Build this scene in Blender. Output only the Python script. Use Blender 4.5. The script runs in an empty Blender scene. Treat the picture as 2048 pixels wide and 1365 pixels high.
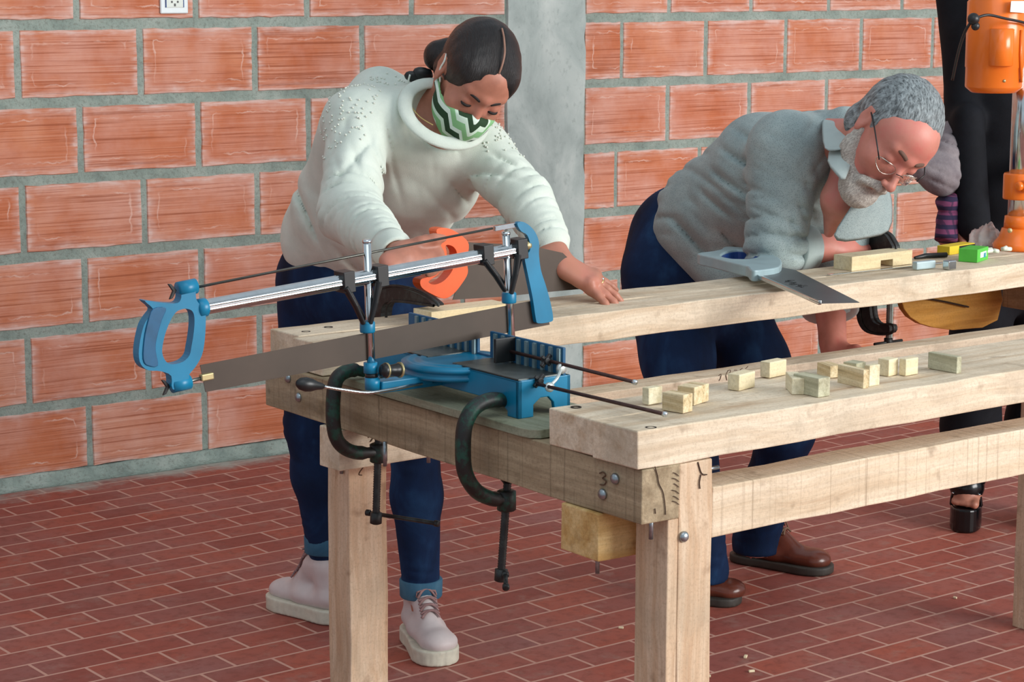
import bpy, bmesh, math, random
import numpy as np
from mathutils import Vector, Matrix, noise as mnoise
random.seed(7); rng = np.random.default_rng(7)
SC = bpy.context.scene
C = SC.collection
# ------------------------------------------------------------------ camera, world, lights
FPX, YAW, PITCH, ROLL, CAMD, CAMH = 4280.0, 0.618906, 0.170767, 0.002466, 6.0307, 1.55
def cam_axes():
    f0 = np.array([math.sin(YAW), math.cos(YAW), 0.]); r = np.array([math.cos(YAW), -math.sin(YAW), 0.])
    f = f0*math.cos(PITCH) + np.array([0, 0, -1.])*math.sin(PITCH); u = np.cross(r, f)
    return r*math.cos(ROLL)+u*math.sin(ROLL), -r*math.sin(ROLL)+u*math.cos(ROLL), f
CR, CU, CF = cam_axes(); CP = np.array([0, -CAMD, CAMH])
cd = bpy.data.cameras.new('camera'); cam = bpy.data.objects.new('camera', cd); C.objects.link(cam)
cd.sensor_width = 36; cd.lens = FPX/2048*36; cd.clip_end = 100
cam.matrix_world = Matrix([[CR[0], CU[0], -CF[0], CP[0]], [CR[1], CU[1], -CF[1], CP[1]], [CR[2], CU[2], -CF[2], CP[2]], [0, 0, 0, 1]])
SC.camera = cam
SC.view_settings.view_transform = 'Standard'; SC.view_settings.look = 'None'
SC.view_settings.exposure = 0.0; SC.view_settings.gamma = 1; SC.view_settings.use_curve_mapping = False
W = bpy.data.worlds.new('world'); SC.world = W; W.use_nodes = True
bg = W.node_tree.nodes['Background']; bg.inputs[0].default_value = (0.80, 0.90, 1.0, 1); bg.inputs[1].default_value = 0.62
def area(name, loc, target, size, sy, power, col):
    l = bpy.data.lights.new(name, 'AREA'); l.shape = 'RECTANGLE'; l.size = size; l.size_y = sy; l.energy = power; l.color = col
    o = bpy.data.objects.new(name, l); C.objects.link(o); o.location = loc
    d = Vector(target)-Vector(loc); o.rotation_euler = d.to_track_quat('-Z', 'Y').to_euler(); return o
area('daylight_opening', (6.2, -9.0, 2.7), (3.0, -1.5, 0.9), 4.5, 2.6, 600, (1.0, 0.985, 0.96))
area('overhead_light', (1.0, -5.0, 4.6), (2.8, -1.5, 0.8), 3.0, 3.0, 35, (0.9, 0.96, 1.0))  # weak cool area light from overhead, its source unseen
# ------------------------------------------------------------------ placement helpers
def ray(px, py): return CF + (px-1024)/FPX*CR - (py-682.5)/FPX*CU
def atz(px, py, z): v = ray(px, py); return CP + v*((z-CP[2])/v[2])
def aty(px, py, y): v = ray(px, py); return CP + v*((y-CP[1])/v[1])
TB = 0.0194
EX = np.array([math.cos(TB), math.sin(TB), 0.]); EY = np.array([-math.sin(TB), math.cos(TB), 0.]); EZ = np.array([0, 0, 1.])
BO = np.array([1.9590, -3.6773, 0.])
def B(u, v, z): return BO + u*EX + v*EY + z*EZ
def atv(px, py, v): d = ray(px, py); return CP + d*((v-(CP-BO)@EY)/(d@EY))
def atu(px, py, u): d = ray(px, py); return CP + d*((u-(CP-BO)@EX)/(d@EX))
def unit(a): a = np.asarray(a, float); return a/np.linalg.norm(a)
# ------------------------------------------------------------------ objects
ROOT = {}
def thing(name, label, cat, loc, rotz=0., group=None):
    o = bpy.data.objects.new(name, None); C.objects.link(o); o.empty_display_size = 0.05
    o.location = Vector([float(a) for a in loc]); o.rotation_euler = (0, 0, rotz); o['label'] = label; o['category'] = cat
    if group: o['group'] = group
    ROOT[o.name] = (np.array([float(a) for a in loc]), rotz); return o
def rootof(o):
    while o.parent: o = o.parent
    return o
def tag(o, label, cat, group=None, kind=None):
    if label: o['label'] = label
    if cat: o['category'] = cat
    if group: o['group'] = group
    if kind: o['kind'] = kind
    return o
def join(*gs):
    V, F, n = [], [], 0
    for g in gs:
        v, f = g; V.append(np.asarray(v, float).reshape(-1, 3)); F += [tuple(int(i)+n for i in q) for q in f]; n += len(V[-1])
    return np.concatenate(V), F
def obj(name, geo, mat, parent=None, smooth=False, bevel=0., seg=2, base=None, rotz=0., sub=0):
    """geometry in world coordinates; linked as one mesh object"""
    V = np.asarray(geo[0], float); F = geo[1]
    if parent is not None:
        loc, rz = ROOT[rootof(parent).name]
    else:
        loc = np.asarray(base if base is not None else [(V[:, 0].min()+V[:, 0].max())/2, (V[:, 1].min()+V[:, 1].max())/2, V[:, 2].min()], float); rz = rotz
    c, s = math.cos(-rz), math.sin(-rz); P = V-loc
    L = np.stack([c*P[:, 0]-s*P[:, 1], s*P[:, 0]+c*P[:, 1], P[:, 2]], 1)
    me = bpy.data.meshes.new(name); me.from_pydata([tuple(v) for v in L.tolist()], [], F); me.update()
    bm = bmesh.new(); bm.from_mesh(me); bmesh.ops.recalc_face_normals(bm, faces=bm.faces); bm.to_mesh(me); bm.free()
    o = bpy.data.objects.new(name, me); C.objects.link(o)
    for m in (mat if isinstance(mat, (list, tuple)) else [mat]): me.materials.append(m)
    if parent is not None: o.parent = parent
    else:
        o.location = Vector(loc.tolist()); o.rotation_euler = (0, 0, rz); ROOT[o.name] = (loc, rz)
    if smooth:
        for p_ in me.polygons: p_.use_smooth = True
    if bevel:
        b = o.modifiers.new('bevel', 'BEVEL'); b.width = bevel; b.segments = seg; b.limit_method = 'ANGLE'; b.angle_limit = 0.6
    if sub:
        b = o.modifiers.new('sub', 'SUBSURF'); b.levels = sub; b.render_levels = sub
    return o
BOXF = [(0, 3, 2, 1), (4, 5, 6, 7), (0, 1, 5, 4), (1, 2, 6, 5), (2, 3, 7, 6), (3, 0, 4, 7)]
def bbox(u0, u1, v0, v1, z0, z1, fr=B):
    return [fr(*c) for c in ((u0, v0, z0), (u1, v0, z0), (u1, v1, z0), (u0, v1, z0), (u0, v0, z1), (u1, v0, z1), (u1, v1, z1), (u0, v1, z1))], BOXF
def wbox(x0, x1, y0, y1, z0, z1): return bbox(x0, x1, y0, y1, z0, z1, lambda a, b, c: np.array([a, b, c], float))
def obox(c, ax, ay, az, sx, sy, sz):
    c = np.asarray(c, float); return bbox(-sx/2, sx/2, -sy/2, sy/2, -sz/2, sz/2, lambda a, b, d: c+a*ax+b*ay+d*az)
def perp(d):
    d = unit(d); a = np.array([0, 0, 1.]) if abs(d[2]) < .9 else np.array([1., 0, 0]); x = unit(np.cross(a, d)); return x, np.cross(d, x)
def tube(pts, r, n=12, cap=True, sx=1., sy=1., up=None):
    pts = [np.asarray(q, float) for q in pts]; m = len(pts)
    rs = [r]*m if np.isscalar(r) else list(r)
    V, F = [], []
    d0 = unit(pts[1]-pts[0]); x, y = perp(d0)
    if up is not None: y = unit(np.asarray(up)-d0*(np.asarray(up)@d0)); x = np.cross(y, d0)
    for i in range(m):
        d = unit((pts[min(i+1, m-1)]-pts[max(i-1, 0)])); x = unit(x-d*(x@d)); y = np.cross(d, x)
        for k in range(n):
            a = 2*math.pi*k/n; V.append(pts[i]+rs[i]*(sx*math.cos(a)*x+sy*math.sin(a)*y))
    for i in range(m-1):
        for k in range(n): k2 = (k+1) % n; F.append((i*n+k, i*n+k2, (i+1)*n+k2, (i+1)*n+k))
    if cap: F.append(tuple(range(n))[::-1]); F.append(tuple((m-1)*n+k for k in range(n)))
    return V, F
def lathe(c, axis, prof, n=24):
    """prof: list of (distance along axis, radius)"""
    c = np.asarray(c, float); d = unit(axis); x, y = perp(d); V, F = [], []
    for t, r in prof:
        for k in range(n): a = 2*math.pi*k/n; V.append(c+d*t+max(r, 1e-5)*(math.cos(a)*x+math.sin(a)*y))
    for i in range(len(prof)-1):
        for k in range(n): k2 = (k+1) % n; F.append((i*n+k, i*n+k2, (i+1)*n+k2, (i+1)*n+k))
    F.append(tuple(range(n))[::-1]); F.append(tuple((len(prof)-1)*n+k for k in range(n)))
    return V, F
def prism(pts, off):
    """pts: closed outline of 3d points (any simple polygon), extruded by vector off"""
    n = len(pts); off = np.asarray(off, float); V = [np.asarray(q, float) for q in pts]+[np.asarray(q, float)+off for q in pts]
    F = [tuple(range(n))[::-1], tuple(range(n, 2*n))]+[(i, (i+1) % n, n+(i+1) % n, n+i) for i in range(n)]
    return V, F
def ring(outer, inner, off):
    """two closed loops with the same number of points, extruded"""
    n = len(outer); off = np.asarray(off, float); V = [np.asarray(q, float) for q in outer]+[np.asarray(q, float) for q in inner]
    V = V+[q+off for q in V]; F = []
    for i in range(n):
        j = (i+1) % n
        F += [(i, j, n+j, n+i), (2*n+i, 3*n+i, 3*n+j, 2*n+j), (i, 2*n+i, 2*n+j, j), (n+i, n+j, 3*n+j, 3*n+i)]
    return V, F
def resample(pts, n, closed=True):
    P = np.asarray(pts, float)
    if closed: P = np.vstack([P, P[:1]])
    s = np.r_[0, np.cumsum(np.linalg.norm(np.diff(P, axis=0), axis=1))]
    t = np.linspace(0, s[-1], n, endpoint=not closed) if closed else np.linspace(0, s[-1], n)
    return np.stack([np.interp(t, s, P[:, k]) for k in range(P.shape[1])], 1)
def smoothc(pts, n=6, closed=False):
    P = [np.asarray(q, float) for q in pts]; m = len(P); out = []
    rngi = range(m if closed else m-1)
    for i in rngi:
        if closed: a, b, c, d = P[i-1], P[i], P[(i+1) % m], P[(i+2) % m]
        else: a, b, c, d = P[max(i-1, 0)], P[i], P[i+1], P[min(i+2, m-1)]
        for k in range(n):
            t = k/n; out.append(.5*((2*b)+(-a+c)*t+(2*a-5*b+4*c-d)*t*t+(-a+3*b-3*c+d)*t**3))
    if not closed: out.append(P[-1])
    return out
def ball(c, r, n=12, sc=(1, 1, 1), ax=None):
    ax = np.eye(3) if ax is None else np.asarray(ax); V, F = [], []
    m = n//2+1
    for i in range(1, m):
        t = math.pi*i/m
        for k in range(n): a = 2*math.pi*k/n; q = np.array([math.sin(t)*math.cos(a)*sc[0], math.sin(t)*math.sin(a)*sc[1], math.cos(t)*sc[2]])*r; V.append(np.asarray(c, float)+q@ax)
    F = [(i*n+k, i*n+(k+1) % n, (i+1)*n+(k+1) % n, (i+1)*n+k) for i in range(m-2) for k in range(n)]
    V += [np.asarray(c, float)+np.array([0, 0, r*sc[2]])@ax, np.asarray(c, float)-np.array([0, 0, r*sc[2]])@ax]; a = len(V)-2
    F += [(a, (k+1) % n, k) for k in range(n)]+[(a+1, (m-2)*n+k, (m-2)*n+(k+1) % n) for k in range(n)]
    return V, F
# ------------------------------------------------------------------ materials
def mat(name): m = bpy.data.materials.new(name); m.use_nodes = True; return m, m.node_tree, m.node_tree.nodes['Principled BSDF']
class NT:
    def __init__(s, nt): s.nt = nt
    def n(s, t, **k):
        x = s.nt.nodes.new(t)
        for a, b in k.items():
            if a.startswith('i_'): x.inputs[int(a[2:]) if a[2:].isdigit() else a[2:].replace('_', ' ')].default_value = b
            else: setattr(x, a, b)
        return x
    def l(s, a, b): s.nt.links.new(a, b)
    def co(s, sc=(1, 1, 1), rot=(0, 0, 0), loc=(0, 0, 0), kind='Object'):
        tc = s.n('ShaderNodeTexCoord'); mp = s.n('ShaderNodeMapping'); s.l(tc.outputs[kind], mp.inputs[0])
        mp.inputs['Scale'].default_value = sc; mp.inputs['Rotation'].default_value = rot; mp.inputs['Location'].default_value = loc; return mp.outputs[0]
    def noise(s, vec, scale, detail=4, rough=.55, dist=0.):
        x = s.n('ShaderNodeTexNoise'); s.l(vec, x.inputs['Vector']); x.inputs['Scale'].default_value = scale; x.inputs['Detail'].default_value = detail
        x.inputs['Roughness'].default_value = rough; x.inputs['Distortion'].default_value = dist; return x.outputs['Fac']
    def ramp(s, fac, stops):
        x = s.n('ShaderNodeValToRGB'); s.l(fac, x.inputs[0]); e = x.color_ramp.elements
        while len(e) < len(stops): e.new(.5)
        for i, (p_, c_) in enumerate(stops): e[i].position = p_; e[i].color = (c_, c_, c_, 1) if np.isscalar(c_) else (*c_, 1)
        return x.outputs[0]
    def mix(s, fac, a, b, mode='MIX'):
        x = s.n('ShaderNodeMix'); x.data_type = 'RGBA'; x.blend_type = mode
        for sock, v in ((x.inputs[0], fac), (x.inputs[6], a), (x.inputs[7], b)):
            if isinstance(v, bpy.types.NodeSocket): s.l(v, sock)
            elif isinstance(v, (tuple, list)): sock.default_value = (*v, 1)
            else: sock.default_value = v if sock is x.inputs[0] else (v, v, v, 1)
        return x.outputs[2]
    def math(s, op, a, b=0., c=None, clamp=False):
        x = s.n('ShaderNodeMath'); x.operation = op; x.use_clamp = clamp
        for i, v in enumerate((a, b, c)):
            if v is None: continue
            if isinstance(v, bpy.types.NodeSocket): s.l(v, x.inputs[i])
            else: x.inputs[i].default_value = v
        return x.outputs[0]
    def bump(s, h, bsdf, strength=.3, dist=.002):
        x = s.n('ShaderNodeBump'); x.inputs['Strength'].default_value = strength; x.inputs['Distance'].default_value = dist
        s.l(h, x.inputs['Height']); s.l(x.outputs[0], bsdf.inputs['Normal'])
    def sep(s, v): x = s.n('ShaderNodeSeparateXYZ'); s.l(v, x.inputs[0]); return x.outputs
def plain(name, col, rough=.5, metal=0., vary=.12, nscale=40., bump=0., bdist=.001, stops=None, spec=None):
    m, nt, b = mat(name); t = NT(nt); v = t.co(); f = t.noise(v, nscale, 4)
    lo = tuple(c*(1-vary) for c in col); hi = tuple(min(1, c*(1+vary)) for c in col)
    t.l(t.ramp(f, [(.3, lo), (.7, hi)]), b.inputs['Base Color']); b.inputs['Roughness'].default_value = rough; b.inputs['Metallic'].default_value = metal
    if spec is not None: b.inputs['Specular IOR Level'].default_value = spec
    if bump: t.bump(f, b, bump, bdist)
    return m
def srgb(r, g, b_): return tuple(((c/255)/12.92 if c/255 <= .04045 else ((c/255+.055)/1.055)**2.4) for c in (r, g, b_))
def wood(name, light, mid, dark, axis=0, saw=0., knots=.0, rough=.75, scale=1., loc=(0, 0, 0), grey=.3):
    """sawn timber: long soft grain along an axis, darker streaks, grey weathering patches and cross saw marks"""
    m, nt, b = mat(name); t = NT(nt)
    sc = [13., 13., 13.]; sc[axis] = .55; sc = tuple(q*scale for q in sc)
    v = t.co(sc, loc=loc); d = t.noise(t.co(loc=loc), 2.2, 2); vv = t.n('ShaderNodeVectorMath', operation='ADD'); t.l(v, vv.inputs[0])
    dv = t.n('ShaderNodeVectorMath', operation='SCALE'); dv.inputs[3].default_value = .8; cmb = t.n('ShaderNodeCombineXYZ')
    for i in range(3): t.l(d, cmb.inputs[i])
    t.l(cmb.outputs[0], dv.inputs[0]); t.l(dv.outputs[0], vv.inputs[1]); v = vv.outputs[0]
    g1 = t.noise(v, 2.6, 5, .62, .25); g2 = t.noise(v, 14., 4, .7)
    col = t.ramp(g1, [(.25, dark), (.42, mid), (.6, light), (.8, mid)])
    col = t.mix(t.ramp(g2, [(.35, .0), (.75, .45)]), col, tuple(c*.62 for c in mid))
    gp = t.ramp(t.noise(t.co(loc=(3, 1, 2)), 7., 5, .65), [(.48, 0.), (.68, grey)])
    col = t.mix(gp, col, (srgb(150, 140, 120)))
    blot = t.ramp(t.noise(t.co(loc=(8, 5, 1)), 22., 3), [(.62, 0.), (.74, .5)])
    col = t.mix(blot, col, tuple(c*.5 for c in dark))
    if saw:
        ax = t.sep(t.co())[axis]; sm = t.noise(t.co(tuple(110. if i == axis else 1.2 for i in range(3))), 1., 3, .7)
        smk = t.ramp(sm, [(.55, 0.), (.70, saw)]); col = t.mix(smk, col, tuple(c*.45 for c in dark))
    fz = t.noise(t.co(), 190., 3, .7); col = t.mix(t.ramp(fz, [(.34, .35), (.5, 0.)]), col, tuple(c*.6 for c in mid))
    t.l(col, b.inputs['Base Color']); b.inputs['Roughness'].default_value = rough; b.inputs['Specular IOR Level'].default_value = .25
    t.bump(t.math('ADD', g2, t.math('MULTIPLY', fz, .6)), b, .35, .002); return m
WL, WM, WD = srgb(232, 217, 192), srgb(214, 194, 166), srgb(182, 152, 120)
M_top = wood('sawn_pine_along', WL, WM, WD, 0, grey=.45)
M_rail = wood('sawn_pine_saw_marks', srgb(232, 214, 188), srgb(218, 196, 166), WD, 0, saw=.55, grey=.15)
M_leg = wood('sawn_pine_upright', srgb(224, 202, 174), srgb(206, 176, 144), srgb(176, 132, 98), 2, grey=.35)
M_end = wood('weathered_pine_across', srgb(182, 164, 134), srgb(152, 134, 106), srgb(112, 94, 70), 1, saw=.5, grey=.6)
M_endgrain = wood('end_grain', srgb(214, 196, 166), srgb(196, 172, 138), srgb(150, 120, 90), 1, grey=.5, scale=1.6)
M_blk = wood('block_pine', srgb(226, 196, 140), srgb(206, 168, 106), srgb(170, 126, 70), 0, grey=.2)
M_bolt = plain('zinc_bolt', srgb(150, 160, 165), .35, .9, .25, 120)
M_dark = plain('dark_crack', srgb(40, 30, 24), .9, 0, .1)
def brickmat():
    m, nt, b = mat('ribbed_clay_block'); t = NT(nt)
    uv = t.n('ShaderNodeUVMap'); uv.uv_map = 'brick'; s = t.sep(uv.outputs[0]); at = t.n('ShaderNodeAttribute'); at.attribute_name = 'rnd'
    rs = t.sep(at.outputs['Vector'])
    # distance (metres) to the edge of the block face, uv is in metres measured from its centre
    dx = t.math('SUBTRACT', .189, t.math('ABSOLUTE', s[0])); dz = t.math('SUBTRACT', .100, t.math('ABSOLUTE', s[1])); de = t.math('MINIMUM', dx, dz)
    P = t.co(); wob = t.noise(P, 26., 3); de = t.math('ADD', de, t.math('MULTIPLY', t.math('SUBTRACT', wob, .5), .030))
    grooves = t.noise(t.co((1.6, 1.6, 150.)), 1.0, 4, .65); fine = t.noise(t.co((4., 4., 420.)), 1.0, 2, .5)
    base = t.ramp(t.noise(P, 6., 4), [(.3, srgb(190, 112, 80)), (.5, srgb(204, 128, 94)), (.72, srgb(216, 146, 112))])
    base = t.mix(t.math('MULTIPLY', rs[0], .55), base, srgb(196, 108, 72))
    dust = t.ramp(t.noise(P, 4.2, 5, .6), [(.40, 0.), (.70, .7)]); base = t.mix(dust, base, srgb(222, 172, 156))
    base = t.mix(t.ramp(grooves, [(.36, .72), (.48, 0.)]), base, srgb(150, 78, 50))
    base = t.mix(t.ramp(grooves, [(.55, 0.), (.70, .55)]), base, srgb(232, 182, 160))
    edge = t.ramp(t.math('MULTIPLY', de, 20.), [(.04, .8), (.22, .35), (.55, .0)]); brk = t.ramp(t.noise(t.co((4, 4, 30.)), 2.2, 4, .6), [(.40, .1), (.60, 1.)])
    base = t.mix(t.math('MULTIPLY', edge, brk), base, srgb(226, 198, 188))
    fr = t.ramp(t.math('MULTIPLY', t.math('ABSOLUTE', t.math('SUBTRACT', de, .034)), 100.), [(.0, .75), (.35, 0.)])
    fb = t.ramp(t.noise(P, 9., 3), [(.46, 0.), (.6, 1.)]); base = t.mix(t.math('MULTIPLY', fr, fb), base, srgb(232, 196, 180))
    t.l(base, b.inputs['Base Color']); b.inputs['Roughness'].default_value = .85; b.inputs['Specular IOR Level'].default_value = .2
    h = t.math('ADD', t.math('MULTIPLY', grooves, .7), t.math('MULTIPLY', fine, .3)); t.bump(h, b, .7, .004); return m
def mortarmat():
    m, nt, b = mat('grey_mortar'); t = NT(nt); P = t.co(); a = t.noise(P, 9., 5, .65); f = t.noise(P, 90., 4, .7)
    col = t.ramp(a, [(.3, srgb(126, 140, 132)), (.5, srgb(150, 164, 154)), (.72, srgb(174, 184, 174))]); col = t.mix(t.ramp(f, [(.35, .5), (.5, 0.)]), col, srgb(110, 112, 102))
    t.l(col, b.inputs['Base Color']); b.inputs['Roughness'].default_value = .95; t.bump(t.math('ADD', a, f), b, .8, .006); return m
def concretemat():
    m, nt, b = mat('smooth_concrete'); t = NT(nt); P = t.co((1, 1, .7)); a = t.noise(P, 5., 6, .62, .6); f = t.noise(P, 60., 3, .6)
    col = t.ramp(a, [(.28, srgb(146, 158, 154)), (.5, srgb(176, 188, 183)), (.7, srgb(200, 209, 203))]); col = t.mix(t.ramp(f, [(.28, .35), (.42, 0.)]), col, srgb(132, 144, 140))
    t.l(col, b.inputs['Base Color']); b.inputs['Roughness'].default_value = .8; t.bump(a, b, .35, .004); return m
def floormat():
    m, nt, b = mat('red_clay_floor_tiles'); t = NT(nt)
    v = t.co(rot=(0, 0, -math.radians(2.)), loc=(.005, .0, 0)); br = t.n('ShaderNodeTexBrick'); t.l(v, br.inputs['Vector'])
    for k, x in (('Scale', 1.), ('Mortar Size', .0040), ('Mortar Smooth', .12), ('Bias', 0.), ('Brick Width', .185), ('Row Height', .098)): br.inputs[k].default_value = x
    br.offset = .5; br.squash = 1.; br.inputs['Color1'].default_value = (0, 0, 0, 1); br.inputs['Color2'].default_value = (1, 1, 1, 1); br.inputs['Mortar'].default_value = (.5, .5, .5, 1)
    P = t.co(); a = t.noise(P, 3.1, 5, .6); f = t.noise(P, 34., 5, .7)
    tile = t.ramp(br.outputs['Color'], [(0., srgb(142, 74, 64)), (.4, srgb(156, 82, 70)), (.75, srgb(168, 88, 70)), (1., srgb(148, 86, 78))])
    tile = t.mix(t.ramp(a, [(.42, 0.), (.7, .5)]), tile, srgb(150, 112, 108))
    tile = t.mix(t.ramp(f, [(.35, .5), (.52, 0.)]), tile, srgb(116, 62, 52)); tile = t.mix(t.ramp(t.noise(P, 11., 5, .7), [(.55, 0.), (.68, .4)]), tile, srgb(160, 130, 118))
    grout = t.mix(f, srgb(206, 164, 148), srgb(188, 140, 124)); col = t.mix(br.outputs['Fac'], tile, grout)
    y = t.sep(P)[1]; d = t.math('ADD', y, t.math('MULTIPLY', t.noise(P, 7., 5, .7), .42)); col = t.mix(t.ramp(d, [(.06, 0.), (.20, .92)]), col, srgb(168, 176, 166))
    t.l(col, b.inputs['Base Color']); b.inputs['Roughness'].default_value = .62; b.inputs['Specular IOR Level'].default_value = .35
    t.bump(t.math('ADD', t.math('MULTIPLY', br.outputs['Fac'], -1.), t.math('MULTIPLY', f, .4)), b, .5, .003); return m
M_brick, M_mortar, M_conc, M_floor = brickmat(), mortarmat(), concretemat(), floormat()
# ------------------------------------------------------------------ the room
ZC, RH = .2417, .2302
def structure(name, geo, m, **k): o = obj(name, geo, m, base=(0, 0, 0), **k); o['kind'] = 'structure'; return o
structure('floor', wbox(-2.5, 10, -8.5, .02, -.06, 0), M_floor)
def brickwall():
    V, F, UV, RN = [], [], [], []
    V += wbox(-2.5, 10, 0, .16, 0, 2.9)[0]; F += BOXF; mi = [0]*6; UV += [[(0, 0)]*4]*6; RN += [(0, 0, 0)]*8
    def brick(x0, x1, z0, z1):
        n0 = len(V); j = lambda: random.uniform(-.0022, .0022); e = .004; yf = -.0035+random.uniform(-.0015, .001)
        out = [(x0, z0), (x1, z0), (x1, z1), (x0, z1)]; xs = 9; P = []
        top = [(x0+(x1-x0)*i/xs) for i in range(xs+1)]
        loop = [(x, z0+j()) for x in top]+[(x1+j()*.7, z0+(z1-z0)*i/5) for i in range(1, 5)]+[(x, z1+j()) for x in top[::-1]]+[(x0+j()*.7, z1-(z1-z0)*i/5) for i in range(1, 5)]
        m = len(loop); cx, cz = (x0+x1)/2, (z0+z1)/2
        for x, z in loop: V.append((x, .004, z))
        for x, z in loop: V.append((x-(e if x > cx+.1 else -e if x < cx-.1 else 0), yf, z-(e if z > cz+.05 else -e if z < cz-.05 else 0)))
        r = (random.random(), random.random(), 0)
        full = (max(x1-x0, .378), z1-z0)
        RN.extend([r]*(2*m)); uvl = [(x-cx, z-cz) for x, z in loop]
        if x1-x0 < .36: uvl = [((x-(x0+.189) if x1 < 4.9 and x0 < 4.62 else x-(x1-.189)), z-cz) for x, z in loop]
        for i in range(m):
            k = (i+1) % m; F.append((n0+i, n0+k, n0+m+k, n0+m+i)); mi.append(1); UV.append([uvl[i], uvl[k], uvl[k], uvl[i]])
        F.append(tuple(n0+m+i for i in range(m))); mi.append(1); UV.append(uvl)
    for r in range(12):
        z0 = ZC+RH*(r-1)+.0135; z1 = ZC+RH*r-.0135
        if r == 0: z0 = .036
        if z1 > 2.9: break
        xb = 2.500 if r % 2 == 1 else 2.692
        for n in range(-13, 5):
            a, c = xb+.3965*n+.008, xb+.3965*(n+1)-.008
            c = min(c, 4.262)
            if c-a > .03 and a < 4.262: brick(a, c, z0, z1)
        xb = 4.768 if r == 5 or r % 4 == 1 else (4.747 if r % 4 == 3 else 4.985)
        for n in range(-1, 14):
            a, c = max(xb+.394*n+.007, 4.606), xb+.394*(n+1)-.007
            if c-a > .03: brick(a, c, z0, z1)
    me = bpy.data.meshes.new('wall_back'); me.from_pydata([tuple(float(a) for a in v) for v in V], [], F); me.update()
    me.materials.append(M_mortar); me.materials.append(M_brick); me.polygons.foreach_set('material_index', mi)
    ul = me.uv_layers.new(name='brick'); flat = [c for q in UV for uv_ in q for c in uv_]; ul.data.foreach_set('uv', flat)
    at = me.attributes.new('rnd', 'FLOAT_VECTOR', 'POINT'); at.data.foreach_set('vector', [c for q in RN for c in q])
    bm = bmesh.new(); bm.from_mesh(me); bmesh.ops.recalc_face_normals(bm, faces=bm.faces); bm.to_mesh(me); bm.free()
    o = bpy.data.objects.new('wall_back', me); C.objects.link(o); o['kind'] = 'structure'; ROOT[o.name] = (np.zeros(3), 0.)
brickwall()
def column():
    V, F = [], []; zs = np.linspace(0, 2.9, 60); r = random.Random(3)
    for z in zs:
        a, c = 4.262+r.uniform(-.005, .004), 4.603+r.uniform(-.006, .004)
        V += [(a, .01, z), (a+.004, -.011, z), (c-.004, -.011, z), (c, .01, z)]
    for i in range(len(zs)-1):
        for k in range(4): F.append((i*4+k, i*4+(k+1) % 4, i*4+4+(k+1) % 4, i*4+4+k))
    F += [(0, 1, 2, 3), tuple(len(V)-4+k for k in (3, 2, 1, 0))]; structure('trim_1', (V, F), M_conc)
column()
def skirt():
    V, F = [], []; xs = np.linspace(-2.5, 10, 260)
    for x in xs:
        w = .030+.018*mnoise.noise((x*5, 0, 0)); V += [(x, 0, .040+.006*mnoise.noise((x*9, 2, 0))), (x, -.010, .034), (x, -w*.7, .014), (x, -w-.02, .001), (x, 0, -.01)]
    for i in range(len(xs)-1):
        for k in range(5): F.append((i*5+k, i*5+(k+1) % 5, i*5+5+(k+1) % 5, i*5+5+k))
    structure('baseboard_back', (V, F), M_mortar, smooth=True)
skirt()
# ------------------------------------------------------------------ workbench
bench = thing('workbench', 'long rough pine workbench of bolted square beams, in front of both people', 'workbench', B(0, 0, 0), TB)
T0, T1 = .8400, .8970
def beam(name, u0, u1, v0, v1, z0, z1, m, axis=0, j=.0022, bv=.0022, seed=0):
    r = random.Random(seed); n = max(2, int((u1-u0 if axis == 0 else v1-v0 if axis == 1 else z1-z0)/.08)); V, F = [], []
    for i in range(n+1):
        t = i/n
        jj = [(r.uniform(-j, j)*.5, r.uniform(-j, j)*.5) for _ in range(4)]
        if axis == 0: q = [(u0+(u1-u0)*t, v0+jj[0][0], z0+jj[0][1]), (u0+(u1-u0)*t, v1+jj[1][0], z0+jj[1][1]), (u0+(u1-u0)*t, v1+jj[2][0], z1+jj[2][1]), (u0+(u1-u0)*t, v0+jj[3][0], z1+jj[3][1])]
        elif axis == 1: q = [(u0+jj[0][0], v0+(v1-v0)*t, z0+jj[0][1]), (u0+jj[1][0], v0+(v1-v0)*t, z1+jj[1][1]), (u1+jj[2][0], v0+(v1-v0)*t, z1+jj[2][1]), (u1+jj[3][0], v0+(v1-v0)*t, z0+jj[3][1])]
        else: q = [(u0+jj[0][0], v0+jj[0][1], z0+(z1-z0)*t), (u1+jj[1][0], v0+jj[1][1], z0+(z1-z0)*t), (u1+jj[2][0], v1+jj[2][1], z0+(z1-z0)*t), (u0+jj[3][0], v1+jj[3][1], z0+(z1-z0)*t)]
        V += [B(*c) for c in q]
    for i in range(n):
        for k in range(4): F.append((i*4+k, i*4+(k+1) % 4, i*4+4+(k+1) % 4, i*4+4+k))
    F += [(3, 2, 1, 0), tuple(n*4+k for k in range(4))]
    return obj(name, (V, F), m, bench, bevel=bv)
beam('top_beam', -.061, 2.06, 0, .1035, T0, T1, M_top, seed=1)
beam('top_beam', -.057, 2.06, .1045, .215, T0, T1-.001, M_top, seed=2)
beam('top_beam', -.046, 2.06, .890, .992, T0, T1, M_top, seed=3)
beam('top_beam', -.032, 2.06, .994, 1.098, T0, T1, M_top, seed=4)
beam('end_beam', -.054, .020, -.002, 1.08, .757, .8385, M_end, 1, seed=5)
beam('end_beam', 1.985, 2.045, -.002, 1.08, .757, .8385, M_end, 1, seed=6)
beam('leg', 0.0205, .086, 0, .0755, 0, .8385, M_leg, 2, seed=7)
beam('leg', 0.0, .0205, .001, .0745, 0, .7565, M_leg, 2, seed=7, j=.0005)
beam('leg', 0.0, .082, .879, .953, 0, .7555, M_leg, 2, seed=8)
beam('leg', 1.92, 2.0, .879, .953, 0, .7555, M_leg, 2, seed=9)
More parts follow.
